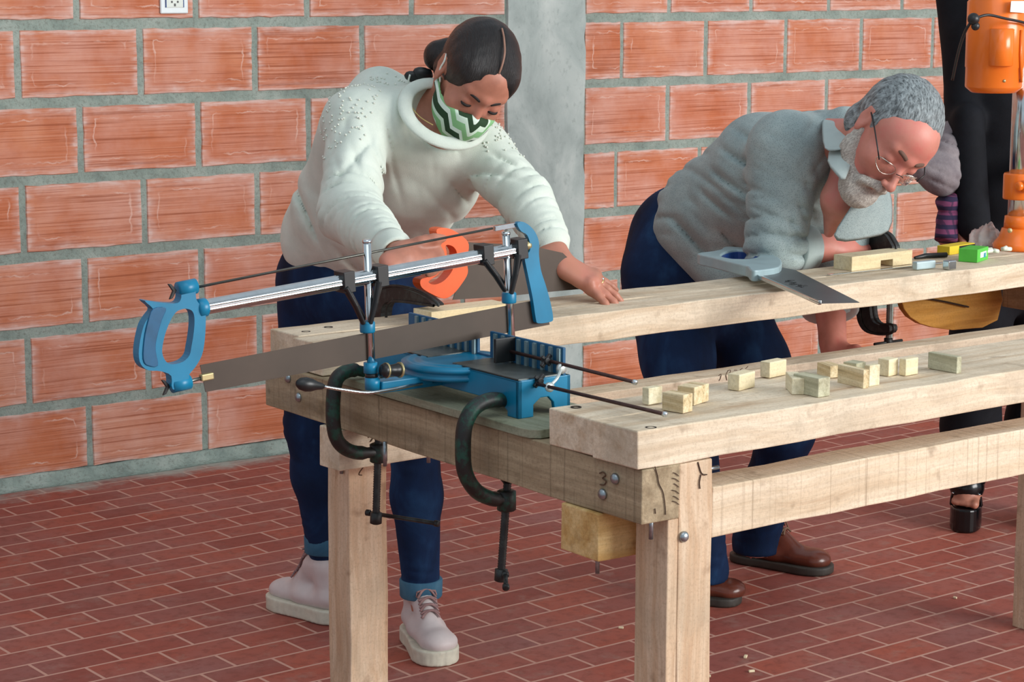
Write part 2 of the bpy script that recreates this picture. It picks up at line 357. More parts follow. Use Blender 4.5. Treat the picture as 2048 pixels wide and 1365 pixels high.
beam('leg', 1.92, 1.984, 0, .0755, 0, .8385, M_leg, 2, seed=10)
beam('side_rail', .0865, 1.9195, .001, .070, .7155, .794, M_rail, 0, seed=11)
beam('side_rail', -.062, 2.02, .812, .878, .683, .7565, M_top, 0, seed=12)
beam('spacer_block', -.060, .0195, .090, .180, .682, .7565, M_blk, 0, seed=13)
def bolt(c, d, r=.0085, name='bolt_head'):
    obj(name, lathe(c, d, [(-.004, r*.55), (0, r), (.002, r), (.005, r*.75), (.0065, r*.3)], 16), M_bolt, bench, True)
bolt(atu(1231, 958, -.0545), -EX); bolt(atu(1206, 989, -.0545), -EX); bolt(atu(598, 795, -.0545), -EX); bolt(atu(577, 757, -.0545), -EX)
bolt(atv(1367, 1074, -.0005), -EY)
for (px, py, z) in ((1302, 1063, .757), (1195, 1132, .682), (683, 935, .683), (770, 919, .757), (857, 912, .757)):
    c = aty(px, py, atz(px, py, z-.015)[1]); obj('bolt_end', tube([c-EZ*.012, c+EZ*.03], .0035, 10), M_bolt, bench, True)
for (px, py) in ((1302, 856), (1152, 815), (612, 664), (867-210, 655)):
    c = atz(px, py, T1); obj('bolt_hole', lathe(c-EZ*.01, EZ, [(0, .0085), (.0108, .0085), (.0109, .006), (.004, .006)], 16), M_dark, bench)
c = atv(1425, 937, .02); obj('bolt_end', tube([c-EX*.02, c+EX*.012], .003, 10), M_bolt, bench, True)
# ------------------------------------------------------------------ plywood board and mitre saw
M_ply = wood('old_plywood_face', srgb(152, 156, 134), srgb(132, 136, 112), srgb(104, 102, 78), 1, grey=.5)
M_blue = plain('blue_enamel', srgb(4, 118, 156), .38, 0, .14, 14, .1)
M_bluedk = plain('dark_blue_casting', srgb(16, 84, 122), .5, 0, .2, 30)
M_chrome = plain('polished_steel', srgb(205, 212, 214), .16, 1., .08, 60)
M_steel = plain('dull_steel', srgb(120, 124, 120), .42, .9, .2, 50)
M_black = plain('black_plastic', srgb(26, 28, 29), .4, 0, .2, 40)
M_blade = plain('dark_saw_blade', srgb(70, 59, 50), .5, .25, .16, 10)
M_brass = plain('brass_fitting', srgb(186, 172, 128), .4, .7, .15, 40)
M_rodb = plain('rusty_rod', srgb(74, 52, 48), .45, .6, .3, 60)
pb = [B(-.062, .285, .8405), B(-.058, .262, .8405), B(-.045, .250, .8405), B(.125, .250, .8405), B(.125, .82, .8405), B(-.060, .82, .8405)]
pl = thing('plywood_board', 'grey-green plywood board with rounded corner under the blue mitre saw', 'board', B(.03, .5, .8405), TB)
obj('panel', prism(pb, EZ*.0140), M_ply, pl, bevel=.0012)
VS = .55
ms = thing('mitre_saw', 'blue mitre saw with long dark blade and chrome guide posts on the bench end', 'saw', B(.02, .53, .855), TB)
def Q(px, py, v=VS): return atv(px, py, v)
TZ = .915
# base: side frames as arches, along v (left side) and at both ends
def arch_v(u0, u1, v0, v1, zt, zb, leg, drop):
    pts = [(v0, zb), (v0, zt), (v1, zt), (v1, zb), (v1-leg, zb), (v1-leg, zt-drop-.012), (v1-leg-.02, zt-drop), (v0+leg+.02, zt-drop), (v0+leg, zt-drop-.012), (v0+leg, zb)]
    return prism([B(u0, v, z) for v, z in pts], EX*(u1-u0))
def arch_u(v0, v1, u0, u1, zt, zb, leg, drop):
    pts = [(u0, zb), (u0, zt), (u1, zt), (u1, zb), (u1-leg, zb), (u1-leg-.004, zt-drop-.01), (u1-leg-.014, zt-drop), (u0+leg+.014, zt-drop), (u0+leg, zt-drop-.01), (u0+leg, zb)]
    return prism([B(u, v0, z) for u, z in pts], EY*(v1-v0))
base = obj('base', join(arch_v(-.026, -.018, .334, .776, TZ, .8545, .030, .040), arch_v(.070, .078, .334, .776, TZ, .8545, .020, .030),
    arch_u(.334, .342, -.026, .078, TZ-.001, .8545, .030, .030), arch_u(.768, .776, -.026, .078, TZ-.001, .8545, .030, .030), bbox(-.026, .078, .334, .52, TZ-.004, TZ), bbox(-.026, .078, .59, .776, TZ-.004, TZ)), M_blue, ms, bevel=.0015)
obj('table_plate', join(*[bbox(-.022, .060, .340+i*.0125, .346+i*.0125+.0066*(i < 14), TZ-.0005, TZ+(.0022 if i % 1 == 0 else 0)-.0012*(0)) for i in range(15)]), M_steel, base)
obj('table_plate', join(*[bbox(-.022, .060, .592+i*.0125, .598+i*.0125+.0066*(i < 13), TZ-.0005, TZ+.0022) for i in range(14)]), M_steel, base)
fz0, fz1 = TZ, .960
M_rib = plain('pale_blue_rib', srgb(120, 146, 152), .45, .3, .15, 40)
fe = obj('fence', join(bbox(.062, .068, .334, .532, fz0, fz1), bbox(.062, .068, .568, .776, fz0, fz1), bbox(.063, .068, .52, .58, fz0-.03, fz0+.004)), M_bluedk, ms, bevel=.001)
obj('fence_rib', join(*[bbox(.0575, .0625, .338+i*.0215, .345+i*.0215, fz0, fz1-.002) for i in range(9)]), M_rib, fe)
obj('fence_rib', join(*[bbox(.0575, .0625, .571+i*.0215, .578+i*.0215, fz0, fz1-.002) for i in range(9)]), M_rib, fe)
tc = B(.010, VS+.002, .0145)
obj('turntable', join(lathe(tc+EZ*.878, EZ, [(0, .060), (0, .089), (.006, .092), (.008, .088), (.013, .088), (.015, .094), (.021, .094), (.022, .088), (.0235, .087), (.0235, .080), (.0225, .078), (.0225, .068), (.0240, .066), (.0240, .056), (.0230, .054), (.0230, .0)], 64)), M_blue, ms, True)
ar = obj('index_arm', join(bbox(-.150, -.05, VS-.014, VS+.014, .882, .897), bbox(-.15, .17, VS-.006, VS+.006, .876, .884)), M_blue, ms, bevel=.002)
obj('arm_socket', join(lathe(Q(745, 779), EZ, [(0, .009), (0, .0125), (.02, .0125), (.020, .008)], 20), lathe(Q(741, 746), EZ, [(0, .007), (0, .0112), (.017, .0112), (.017, .007)], 20)), M_blue, ar, True)
obj('lock_band', lathe(Q(743, 756), EZ, [(0, .006), (0, .0105), (.008, .0105), (.008, .006)], 20), M_black, ar, True)
k0, k1 = Q(762, 742, .53), Q(806, 740, .53)
obj('lock_knob', lathe(k0+EX*.0, k1-k0, [(0, .004), (.002, .010), (.008, .0125), (.012, .0085), (.026, .010), (.032, .0115), (.036, .009), (.038, .003)], 18), M_black, ms, True)
for t_ in (.20, .82): obj('knob_ring', lathe(k0+(k1-k0)*t_, k1-k0, [(0, .008), (0, .0130), (.003, .0128), (.003, .008)], 18), M_brass, ms, True)
lv = smoothc([Q(648, 774, .50), Q(690, 781, .50), Q(735, 786, .50), Q(780, 780, .51), Q(830, 770, .53), Q(860, 765, .55)], 6)
le = obj('lever', tube(lv, .0026, 10), M_chrome, ms, True)
g0, g1 = Q(592, 767, .50), Q(652, 774, .50)
obj('lever_grip', lathe(g0, g1-g0, [(0, .001), (.002, .005), (.008, .0095), (.018, .0115), (.028, .0105), (.038, .007), (.048, .0052), (.052, .003)], 18), M_black, le, True)
for (b_, t_, cz) in (((744, 776), (734, 486), (735, 665)), ((1026, 740), (1012, 470), (1018, 606))):
    po = obj('guide_post', join(tube([Q(*b_), Q(*t_)], .0068, 18), lathe(Q(*t_), Q(*t_)-Q(*b_), [(0, .0072), (.002, .0078), (.005, .0072), (.006, .004)], 18)), M_chrome, ms, True)
    obj('post_collar', lathe(Q(*cz), EZ, [(0, .008), (0, .0118), (.002, .0124), (.016, .0124), (.018, .0112), (.018, .007)], 20), M_blue, po, True)
tA, tB_ = Q(397, 617), Q(1048, 497)
td = unit(tB_-tA); tn = unit(np.cross(EY, td)); tn = tn if tn[2] > 0 else -tn
def fluted(a, b, r, n=24, d=.10): return tube([a, b], r, n) if not d else (lambda g: g)((lambda V, F: ([a+(v-a) if 0 else v for v in V], F))(*tube([a, b], r, n)))
fr = [(math.cos(2*math.pi*k/48), math.sin(2*math.pi*k/48), .0118*(1-.07*(math.cos(8*2*math.pi*k/48) > .2))) for k in range(48)]
VV = [p_+EY*c*r+tn*s*r for p_ in (tA, tB_) for c, s, r in fr]; FF = [(k, (k+1) % 48, 48+(k+1) % 48, 48+k) for k in range(48)]+[tuple(range(48)), tuple(range(48, 96))]
fra = obj('frame_tube', (VV, FF), M_chrome, ms)
obj('tension_rod', tube([Q(383, 577), Q(985, 457)], .0021, 10), plain('dark_steel_rod', srgb(92, 92, 86), .35, .9), ms, True)
obj('rod_end_bar', obox((Q(985, 457)+Q(1040, 450))/2, td, tn, EY, .050, .0085, .007), M_chrome, ms, bevel=.001)
obj('end_nut', lathe(Q(1042, 493), td, [(0, .009), (.003, .010), (.006, .007), (.010, .0095), (.016, .0095), (.018, .004)], 12), M_brass, ms, True)
s2 = .29297; Z2 = lambda pts: [(260+x*s2, 430+y*s2) for x, y in pts]
out = Z2([(80, 582), (150, 590), (230, 598), (305, 597), (330, 560), (335, 492), (420, 480), (430, 560), (450, 600), (490, 640), (497, 720), (490, 850), (470, 955), (425, 1035), (385, 1085), (372, 1170), (272, 1185), (262, 1095), (190, 1062), (105, 1055), (55, 1015), (40, 945), (50, 850), (75, 750), (110, 690), (140, 640)])
inn = Z2([(300, 655), (335, 640), (365, 636), (400, 648), (417, 680), (420, 740), (412, 820), (400, 890), (385, 955), (340, 998), (270, 1015), (225, 995), (200, 935), (208, 860), (230, 780), (265, 700)])
def pathmatch(out, inn, n=72):
    ci = np.mean(np.array(inn), 0)
    def polar(P):
        P = resample(P, 720); a = np.arctan2(P[:, 1]-ci[1], P[:, 0]-ci[0]); r = []
        for k in range(n):
            t = -math.pi+2*math.pi*k/n; d = np.abs((a-t+math.pi) % (2*math.pi)-math.pi); j = np.argmin(d+1e-4*0); r.append(P[j])
        return r
    return out, polar(inn)
# handle as a thick plate with a hole: built with a boolean-free bridge of two loops
import mathutils.geometry as mg
def plate(outer, inner, fn, off, inset=0.):
    """outer/inner 2d outlines -> closed plate with one hole, filled by Delaunay-like tessellation"""
    loops = [[Vector((x, y, 0)) for x, y in outer]]+[[Vector((x, y, 0)) for x, y in L] for L in inner]
    tri = mg.tessellate_polygon(loops); P = [q for L in loops for q in L]; n = len(P); off = np.asarray(off, float)
    V = [fn(q.x, q.y) for q in P]; V = [np.asarray(q, float)-off/2 for q in V]+[np.asarray(q, float)+off/2 for q in V]
    F = [tuple(t) for t in tri]+[tuple(i+n for i in t[::-1]) for t in tri]; s = 0
    for L in loops:
        m = len(L)
        for i in range(m): a, b = s+i, s+(i+1) % m; F.append((a, b, n+b, n+a))
        s += m
    return V, F
sm = lambda pts, n=4: [tuple(q) for q in smoothc([np.array(p_) for p_ in pts], n, True)]
hd = obj('handle', plate(sm(out, 3), [sm(inn, 3)], lambda x, y: Q(x, y), EY*.019), M_blue, ms, bevel=.004, seg=2)
grip = Z2([(155, 642), (245, 636), (215, 720), (180, 850), (175, 930), (190, 1030), (120, 1030), (88, 985), (95, 850), (120, 730)])
obj('grip_panel', plate(sm(grip, 3), [], lambda x, y: Q(x, y, VS-.0100), EY*.003), M_bluedk, hd, bevel=.001)
obj('handle_socket', lathe(Q(392, 618), td, [(0, .010), (.003, .0145), (.016, .0145), (.018, .012)], 20), M_blue, hd, True)
for (a_, b_) in (((341, 583), (383, 574)), ((328, 775), (372, 765))):
    A_, B_ = Q(*a_), Q(*b_); obj('lug', lathe(A_+(B_-A_)*.35, B_-A_, [(0, .004), (0, .0118), (.030, .0118), (.030, .004)], 18), M_blue, hd, True)
    ww = [A_+tn*.012-td*.004, A_+tn*.011+td*.002, A_+td*.010, A_-tn*.011+td*.002, A_-tn*.012-td*.004, A_+td*.003]
    obj('wing_nut', prism([q-EY*.002 for q in ww], EY*.004), M_black, hd, bevel=.001)
obj('blade_bolt', tube([Q(360, 768), Q(402, 757)], .0028, 10), M_steel, ms, True)
obj('blade_clip', obox(Q(413, 754), td, tn, EY, .022, .011, .010), M_brass, ms, bevel=.002)
bl = obj('blade', prism([Q(401, 731)+EY*.001, Q(1092, 597)+EY*.001, Q(1100, 650)+EY*.001, Q(412, 785)+EY*.001], EY*.0012), M_blade, ms)
s3 = .1978; bar = [(900+x*s3, 430+y*s3) for x, y in [(668, 78), (720, 68), (790, 108), (850, 180), (885, 280), (884, 400), (905, 560), (950, 700), (1000, 880), (1027, 1035), (1005, 1078), (880, 1095), (852, 1050), (822, 850), (775, 620), (735, 420), (752, 385), (788, 370), (795, 300), (765, 205), (705, 165), (672, 115)]]
obj('end_bar', plate(sm(bar, 3), [], lambda x, y: Q(x, y, VS-.004), EY*.009), M_blue, ms, bevel=.0015)
def guide(px, py, fx, fy, h=30):
    c = Q(px, py); g = join(obox(c, td, tn, EY, .021, .034, .030), tube([Q(px, py+12, VS-.012), Q((px+fx)/2+2, (py+fy)/2+6, VS-.012), Q(fx, fy, VS-.009)], [.0075, .0065, .0055], 10, sy=.7), tube([Q(px+6, py+14, VS+.010), Q(fx+3, fy-8, VS+.008)], [.0040, .0032], 8))
    obj('blade_guide', g, M_black, ms, bevel=.002)
guide(690, 563, 727, 648); guide(757, 551, 740, 648); guide(968, 509, 1010, 582); guide(1036, 497, 1022, 588)
for (a_, b_, u_) in (((1008, 700), (1270, 765), .050), ((1072, 768), (1330, 829), .012)):
    A_, B_ = atu(*a_, u_), atu(*b_, u_); zz = (A_[2]+B_[2])/2; A_[2] = B_[2] = zz
    A_ = atz(*a_, zz); B_ = atz(*b_, zz)
    sr = obj('stop_rod', tube([A_, B_], .0030, 12), M_rodb, ms, True)
    obj('rod_tip', lathe(B_-unit(B_-A_)*.004, B_-A_, [(0, .003), (.001, .0042), (.006, .0042), (.0075, .0025)], 12), M_chrome, sr, True)
obj('stop_pad', obox(atu(1012, 700, .045), EX, EY, EZ, .046, .006, .040), M_black, ms, bevel=.001)
za = atu(1090, 774, .012); zb = atu(1116, 736, .050)
obj('stop_bracket', join(lathe(atu(1092, 773, .012)-EY*.006, -EY, [(0, .003), (0, .0075), (.006, .0078), (.007, .003)], 16), lathe(zb-EY*.006, -EY, [(0, .003), (0, .0085), (.006, .0085), (.007, .003)], 16), tube(smoothc([za-EY*.008, (za+zb)/2-EY*.014, zb-EY*.008], 5), .0026, 10)), plain('bare_bright_metal', srgb(216, 224, 220), .35, .6), ms, True)
for c in (atu(1078, 762, .012), atu(1092, 722, .045)):
    obj('wing_nut', join(obox(c, unit(EX+EZ), EY, unit(EZ-EX), .026, .006, .007), lathe(c+EY*.006, -EY, [(0, .006), (.012, .006)], 10), obox(c, unit(EX-EZ), EY, unit(EZ+EX), .022, .005, .006)), M_black, ms, bevel=.0015)
# ------------------------------------------------------------------ c-clamps
def ironmat(name, a, b_, thr=.5):
    m, nt, bs = mat(name); t = NT(nt); P = t.co(); f = t.noise(P, 45., 5, .7); t.l(t.mix(t.ramp(f, [(thr-.06, 0.), (thr+.06, 1.)]), a, b_), bs.inputs['Base Color'])
    bs.inputs['Roughness'].default_value = .5; t.bump(f, bs, .4, .002); return m
M_green = ironmat('worn_green_paint', srgb(24, 28, 27), srgb(12, 66, 52), .54); M_iron = ironmat('black_iron', srgb(22, 24, 24), srgb(44, 50, 48), .55)
def cclamp(label, path, jawdir, sc0, sc1, bar, m=M_green, r=.0145, up=None, pad=None, grp='iron C-clamps gripping the bench'):
    t = thing('c_clamp', label, 'clamp', path[-1], TB, grp)
    pts = smoothc(path, 6); up_ = up
    obj('frame', join(tube(pts, [r*(.78 if i < 4 or i > len(pts)-5 else 1) for i in range(len(pts))], 14, sx=.95, sy=.85), lathe(path[-1]-EZ*.018, EZ, [(0, r*.9), (.002, r*1.08), (.032, r*1.08), (.034, r*.8)], 16)), m, t, True, bevel=0)
    d = unit(sc1-sc0)
    L = np.linalg.norm(sc1-sc0); prof = []
    k = 0; x = 0.
    while x < L: prof += [(x, .0070 if k % 2 else .0060)]; x += .0022; k += 1
    s = obj('screw', lathe(sc0, d, prof+[(L, .0062)], 14), M_iron, t, True)
    obj('screw_head', lathe(sc1-d*.010, d, [(0, .006), (.001, .0105), (.020, .0105), (.022, .006)], 14), M_iron, t, True)
    obj('swivel_pad', lathe(sc0-d*.008, d, [(0, .012), (.004, .0125), (.009, .008)], 16), M_iron, t, True)
    b0, b1 = bar; bd = unit(b1-b0)
    obj('turning_bar', join(tube([b0, b1], .0038, 10), lathe(b0-bd*.003, bd, [(0, .003), (.001, .0058), (.008, .0058), (.009, .003)], 12), lathe(b1-bd*.006, bd, [(0, .003), (.001, .0058), (.008, .0058), (.009, .003)], 12)), M_iron, t, True)
    return t
P1 = lambda x, y: atv(x, y, .765)
c1z = P1(752, 1036)
bz0 = atz(735, 1026, c1z[2]); bz1 = atz(875, 1048, c1z[2])
cclamp('dark green C-clamp with long turning bar below the mitre saw, beside the rear leg', [P1(728, 744), P1(700, 741), P1(675, 756), P1(667, 790), P1(667, 850), P1(678, 886), P1(708, 905), P1(757, 905)], EX, atz(757, 915, .757)*0+P1(757, 868), c1z, (bz0, bz1))
P2 = lambda x, y: atv(x, y, .375)
c2e = P2(1002, 1150)
cclamp('worn green C-clamp below the mitre saw at the front foot, nearest the bench corner', [P2(1022, 806), P2(985, 800), P2(950, 815), P2(930, 850), P2(926, 900), P2(930, 945), P2(950, 980), P2(980, 997), P2(1013, 1000)], EX, P2(1015, 965), c2e, (c2e-EY*.012+EZ*.004, c2e-EY*.010*0+np.array([-.20, -.42, -.0])*.10-EZ*.008))
# ------------------------------------------------------------------ pine work pieces with half-lap notches
def halflap(label, u0, u1, v0, v1, h, n0, n1, nd, rz=0., m=None):
    c = B((u0+u1)/2, (v0+v1)/2, T1+.0005); t = thing('pine_workpiece', label, 'wood piece', c, TB+rz, 'notched pine pieces clamped to the rear beam')
    a = TB+rz; ax = np.array([math.cos(a), math.sin(a), 0]); ay = np.array([-math.sin(a), math.cos(a), 0]); L, Wd = u1-u0, v1-v0
    pts = [(-L/2, 0), (-L/2+n0, 0), (-L/2+n0, nd), (-L/2+n1, nd), (-L/2+n1, 0), (L/2, 0), (L/2, h), (-L/2, h)]
    obj('stock', prism([c+ax*x-ay*Wd/2+EZ*z for x, z in pts], ay*Wd), m, t, bevel=.0008); return t
M_pine = wood('fresh_pine', srgb(240, 228, 196), srgb(230, 212, 170), srgb(206, 178, 128), 0, grey=.0, scale=.8)
M_pine2 = wood('fresh_pine_across', srgb(240, 232, 204), srgb(226, 214, 178), srgb(186, 166, 124), 1, grey=.15, scale=1.5)
halflap('pale notched pine piece under black clamp, behind the mitre saw blade', .213, .395, .925, .985, .030, .085, .120, .014, m=M_pine)
halflap('pale notched pine piece clamped in front of the bearded man', 1.405, 1.605, 1.02, 1.075, .032, .095, .135, .016, rz=.03, m=M_pine)
def rearclamp(label, u, v0, zt, zb, jaw, blk=M_iron):
    t = [B(u, v0-jaw, zt-.002), B(u, v0-jaw*.75, zt+.012), B(u, v0-jaw*.4, zt+.030), B(u, v0, zt+.020), B(u, v0+.022, zt-.008), B(u, v0+.022, (zt+zb)/2), B(u, v0+.018, zb+.016), B(u, v0-.01, zb-.004), B(u, v0-jaw, zb)]
    s1 = B(u, v0-jaw, zb-.10)
    return cclamp(label, t, -EY, B(u, v0-jaw, zb+.055), s1, (s1-EX*.045, s1+EX*.045), m=blk, r=.016)
def plateclamp(label, u, out, scx, zt, zb):
    t = thing('c_clamp', label, 'clamp', B(u, 1.12, .74), TB, 'iron C-clamps gripping the bench')
    obj('frame', plate(sm(out, 3), [], lambda x, y: atu(x, y, u), EX*.026), M_iron, t, bevel=.004, seg=3)
    P = [atu(x, y, u-.0135) for x, y in out]; obj('frame_rib', tube(smoothc([p_ for p_ in P], 3, True), .0030, 6, cap=False), M_iron, t, True)
    a = B(u, scx, zt); b_ = B(u, scx, zb); prof = []; x = 0.; k = 0
    while x < zt-zb: prof += [(x, .0068 if k % 2 else .0060)]; x += .0022; k += 1
    obj('screw', lathe(a, -EZ, prof, 14), M_steel, t, True); obj('swivel_pad', lathe(a+EZ*.001, -EZ, [(0, .012), (.006, .0125), (.010, .008)], 16), M_iron, t, True)
    obj('turning_bar', join(tube([b_+EZ*.008-EX*.045, b_+EZ*.008+EX*.045], .0038, 10), lathe(b_, EZ, [(0, .006), (.001, .0100), (.018, .0100), (.019, .006)], 14)), M_iron, t, True)
plateclamp('black iron C-clamp holding a pine piece behind the mitre saw', .23, [(876, 612), (868, 601), (845, 587), (815, 576), (785, 572), (762, 577), (748, 592), (742, 615), (741, 660), (742, 720), (755, 750), (790, 765), (850, 782), (853, 764), (800, 747), (778, 733), (772, 705), (772, 640), (778, 608), (800, 603), (840, 608)], .955, .838, .70)
plateclamp('black iron C-clamp in front of the bearded man, over the rear beam', 1.60, [(1792, 498), (1785, 480), (1775, 467), (1757, 459), (1740, 462), (1728, 475), (1723, 500), (1720, 560), (1720, 620), (1724, 645), (1736, 662), (1757, 669), (1784, 666), (1785, 650), (1765, 649), (1752, 641), (1747, 620), (1744, 560), (1744, 510), (1752, 500), (1770, 502)], 1.083, .838, .70)
# ------------------------------------------------------------------ woman's hand saw (orange handle)
M_orange = plain('orange_plastic', srgb(232, 92, 30), .4, 0, .08, 30)
HV = 1.045
hs = thing('hand_saw', 'hand saw with orange handle held by the person in the white sweater', 'saw', atv(900, 560, HV), TB)
H = lambda x, y, v=HV: atv(x, y, v)
ho = [(866, 458), (890, 456), (915, 470), (930, 488), (926, 520), (928, 545), (915, 568), (898, 588), (880, 596), (858, 588), (836, 574), (834, 558), (850, 552), (862, 540), (868, 520), (872, 498), (870, 480)]
hi = [(884, 490), (898, 492), (906, 505), (902, 525), (894, 545), (878, 562), (860, 568), (850, 562), (868, 548), (880, 530), (886, 508)]
obj('handle', plate(sm(ho, 4), [sm(hi, 4)], H, EY*.026), M_orange, hs, bevel=.004, seg=3)
obj('blade', plate([(918, 484), (1000, 488), (1080, 496), (1125, 506), (1150, 530), (1158, 560), (1165, 578), (1100, 584), (1000, 594), (905, 600), (912, 580), (925, 545)], [], H, EY*.0013), M_blade, hs)
# ------------------------------------------------------------------ back saw lying on the beam
bs_ = thing('back_saw', 'saw with grey blue-lined handle lying flat, its blade over the rear beam edge', 'saw', atz(1480, 540, T1), TB)
zs = T1+.012
K = lambda x, y, z=zs+.012: atz(x, y, z)
ko = [(1394, 518), (1425, 513), (1442, 509), (1450, 504), (1480, 505), (1515, 509), (1540, 518), (1562, 530), (1558, 545), (1525, 551), (1503, 552), (1495, 544), (1480, 540), (1455, 534), (1425, 526)]
ki = [(1441, 522), (1452, 514), (1475, 510), (1500, 513), (1517, 519), (1512, 526), (1490, 529), (1460, 528)]
M_grey = plain('grey_plastic', srgb(150, 172, 176), .4, 0, .1, 20); M_greydk = plain('blue_rubber', srgb(24, 64, 128), .5, 0, .15, 20)
hk = obj('handle', plate(sm(ko, 3), [sm(ki, 3)], K, EZ*.024), M_grey, bs_, bevel=.003)
obj('handle_lining', plate(sm(ki, 3), [sm([((x-1479)*.80+1479, (y-519.5)*.74+519.5) for x, y in ki], 3)], lambda x, y: K(x, y, zs+.010), EZ*.018), M_greydk, hk)
M_sblade = plain('grey_blade', srgb(104, 106, 108), .38, .6, .12, 8)
sb = obj('blade', prism([K(x, y, zs+.010) for x, y in [(1515, 552), (1562, 536), (1590, 541), (1719, 606), (1640, 608)]], EZ*.001), M_sblade, bs_)
a_, b_ = K(1516, 553, zs+.010), K(1640, 606, zs+.010); dd = unit(b_-a_)
obj('spine', obox((a_+b_)/2, dd, unit(np.cross(EZ, dd)), EZ, np.linalg.norm(b_-a_), .007, .009), M_chrome, bs_, bevel=.0015)
# worn lettering on the blade, unreadable strokes
ux, uy = unit(K(1690, 597, zs+.010)-K(1570, 548, zs+.010)), None; uy = unit(np.cross(EZ, ux)); o0 = K(1572, 561, zs+.0112); lt = []
r_ = random.Random(5); x = 0.
while x < .10:
    for k in range(2):
        y0 = r_.uniform(-.004, .008); q0 = o0+ux*x+uy*y0; q1 = q0+ux*r_.uniform(-.004, .008)+uy*r_.uniform(-.012, .012); w = unit(np.cross(EZ, q1-q0))*.0011
        lt.append(prism([q0-w, q1-w, q1+w, q0+w], EZ*.0003))
    x += .006
obj('blade_lettering', join(*lt), M_black, sb)
# ------------------------------------------------------------------ small sawn blocks on the front beam
BLK = [(1297, 811, .014, .030, .026, 5, 'small pale cube at the left end of the row of blocks'), (1366, 828, .040, .024, .028, 12, 'striped end-grain block nearest the bench corner'),
 (1388, 812, .030, .045, .028, 18, 'block with curved dark rings behind the striped one'), (1478, 783, .022, .046, .026, 14, 'pale block left of the middle cluster'),
 (1539, 757, .020, .044, .026, 8, 'pale block standing behind the middle cluster'), (1583, 790, .058, .020, .026, -34, 'pale block in the middle, long side to the front'),
 (1636, 796, .056, .026, .030, 0, 'greyish block right of the middle with bright end'), (1660, 757, .040, .024, .020, -12, 'brown block lying behind the striped pair'),
 (1726, 778, .062, .012, .030, -4, 'block with bold slanting grain stripes'), (1738, 774, .012, .024, .034, 0, 'narrow pale block against the slanting-grain block'),
 (1777, 754, .022, .026, .028, 8, 'pale block with brown left face, left of a touching pair'), (1811, 753, .014, .032, .028, 4, 'pinkish pale block, right of a touching pair'),
 (1913, 748, .062, .012, .028, 2, 'greenish grey block alone at the right end of the row'), (1712, 752, .026, .028, .020, 10, 'pale block behind the slanting-grain block')]
M_bl = [M_pine2, M_pine, wood('grey_pine_block', srgb(206, 204, 176), srgb(184, 180, 150), srgb(120, 118, 88), 1, grey=.3, scale=2.), wood('ringed_block', srgb(234, 218, 182), srgb(212, 188, 144), srgb(110, 88, 58), 1, grey=0, scale=2.4)]
mi_ = [0, 3, 3, 1, 1, 0, 2, 3, 3, 0, 1, 1, 2, 2]
for i, (px, py, L, Wd, h, yw, lab) in enumerate(BLK):
    c = atz(px, py, T1+.0005); a = TB+math.radians(yw); ax = np.array([math.cos(a), math.sin(a), 0]); ay = np.array([-math.sin(a), math.cos(a), 0])
    ctr = c+ax*Wd/2+ay*L/2
    o = obj('wood_block', obox(ctr+EZ*h/2, ax, ay, EZ, Wd, L, h), M_bl[mi_[i]], None, bevel=.0012, base=ctr, rotz=a)
    tag(o, lab, 'wood block', 'small offcut blocks on the front beam')
# ------------------------------------------------------------------ marking tools, boxes, bag
cs = thing('combination_square', 'steel marking square with long thin blade beside the clamped pine piece', 'measuring tool', atz(1800, 540, T1), TB)
z_ = T1+.003
a_, b_ = atz(1657, 550, z_), atz(1892, 525, z_); dd = unit(b_-a_); nn = unit(np.cross(EZ, dd))
obj('blade', obox((a_+b_)/2, dd, nn, EZ, np.linalg.norm(b_-a_), .010, .0022), M_chrome, cs, bevel=.0004)
obj('stock', obox(atz(1848, 530, T1+.011), dd, nn, EZ, .060, .016, .018), plain('pale_handle', srgb(176, 196, 200), .4, .2), cs, bevel=.003)
obj('clamp_nut', join(obox(atz(1899, 530, T1+.011), dd, nn, EZ, .024, .020, .020), lathe(atz(1899, 528, T1+.012)-nn*.012, nn, [(0, .003), (0, .005), (.004, .005)], 12)), M_chrome, cs, bevel=.002)
def cbox(name, lab, cat, px, py, z0, L, Wd, h, yw, m, parts=()):
    c = atz(px, py, z0+h/2); c[2] = z0; a = TB+math.radians(yw); ax = np.array([math.cos(a), math.sin(a), 0]); ay = np.array([-math.sin(a), math.cos(a), 0])
    t = thing(name, lab, cat, c, a); obj('carton', obox(c+EZ*h/2, ax, ay, EZ, L, Wd, h), m, t, bevel=.001)
    for (nm, x0, x1, z0_, z1_, mm) in parts:
        obj(nm, prism([c+ax*x-ay*(Wd/2+.0001)+EZ*zz for x, zz in ((x0*L, z0_*h), (x1*L, z0_*h), (x1*L, z1_*h), (x0*L, z1_*h))], -ay*.0006), mm, t)
    return t, c, ax, ay
M_gbox = plain('green_card', srgb(84, 190, 66), .5, 0, .08); M_ybox = plain('yellow_card', srgb(226, 196, 44), .5, 0, .08); M_white = plain('white_print', srgb(228, 236, 226), .6, 0, .05); M_lb = plain('teal_print', srgb(40, 150, 170), .6)
cbox('green_box', 'small bright green cardboard box in front of the plastic bag', 'box', 1947, 508, T1+.0003, .074, .045, .030, 22, M_gbox, [('printed_label', -.25, .30, .3, .72, M_white), ('printed_patch', .05, .25, .25, .6, M_lb)])
cbox('yellow_box', 'flat yellow and black box behind the green box', 'box', 1912, 497, T1+.0003, .105, .035, .020, 8, M_ybox, [('black_print', -.12, .5, .05, .9, M_black)])
o = obj('marker_pen', tube([atz(1830, 516, T1+.0065), atz(1850, 512, T1+.0065), atz(1893, 510, T1+.0065)], [.0035, .006, .006], 12), M_black, None, True); tag(o, 'black marker pen lying behind the marking square', 'pen')
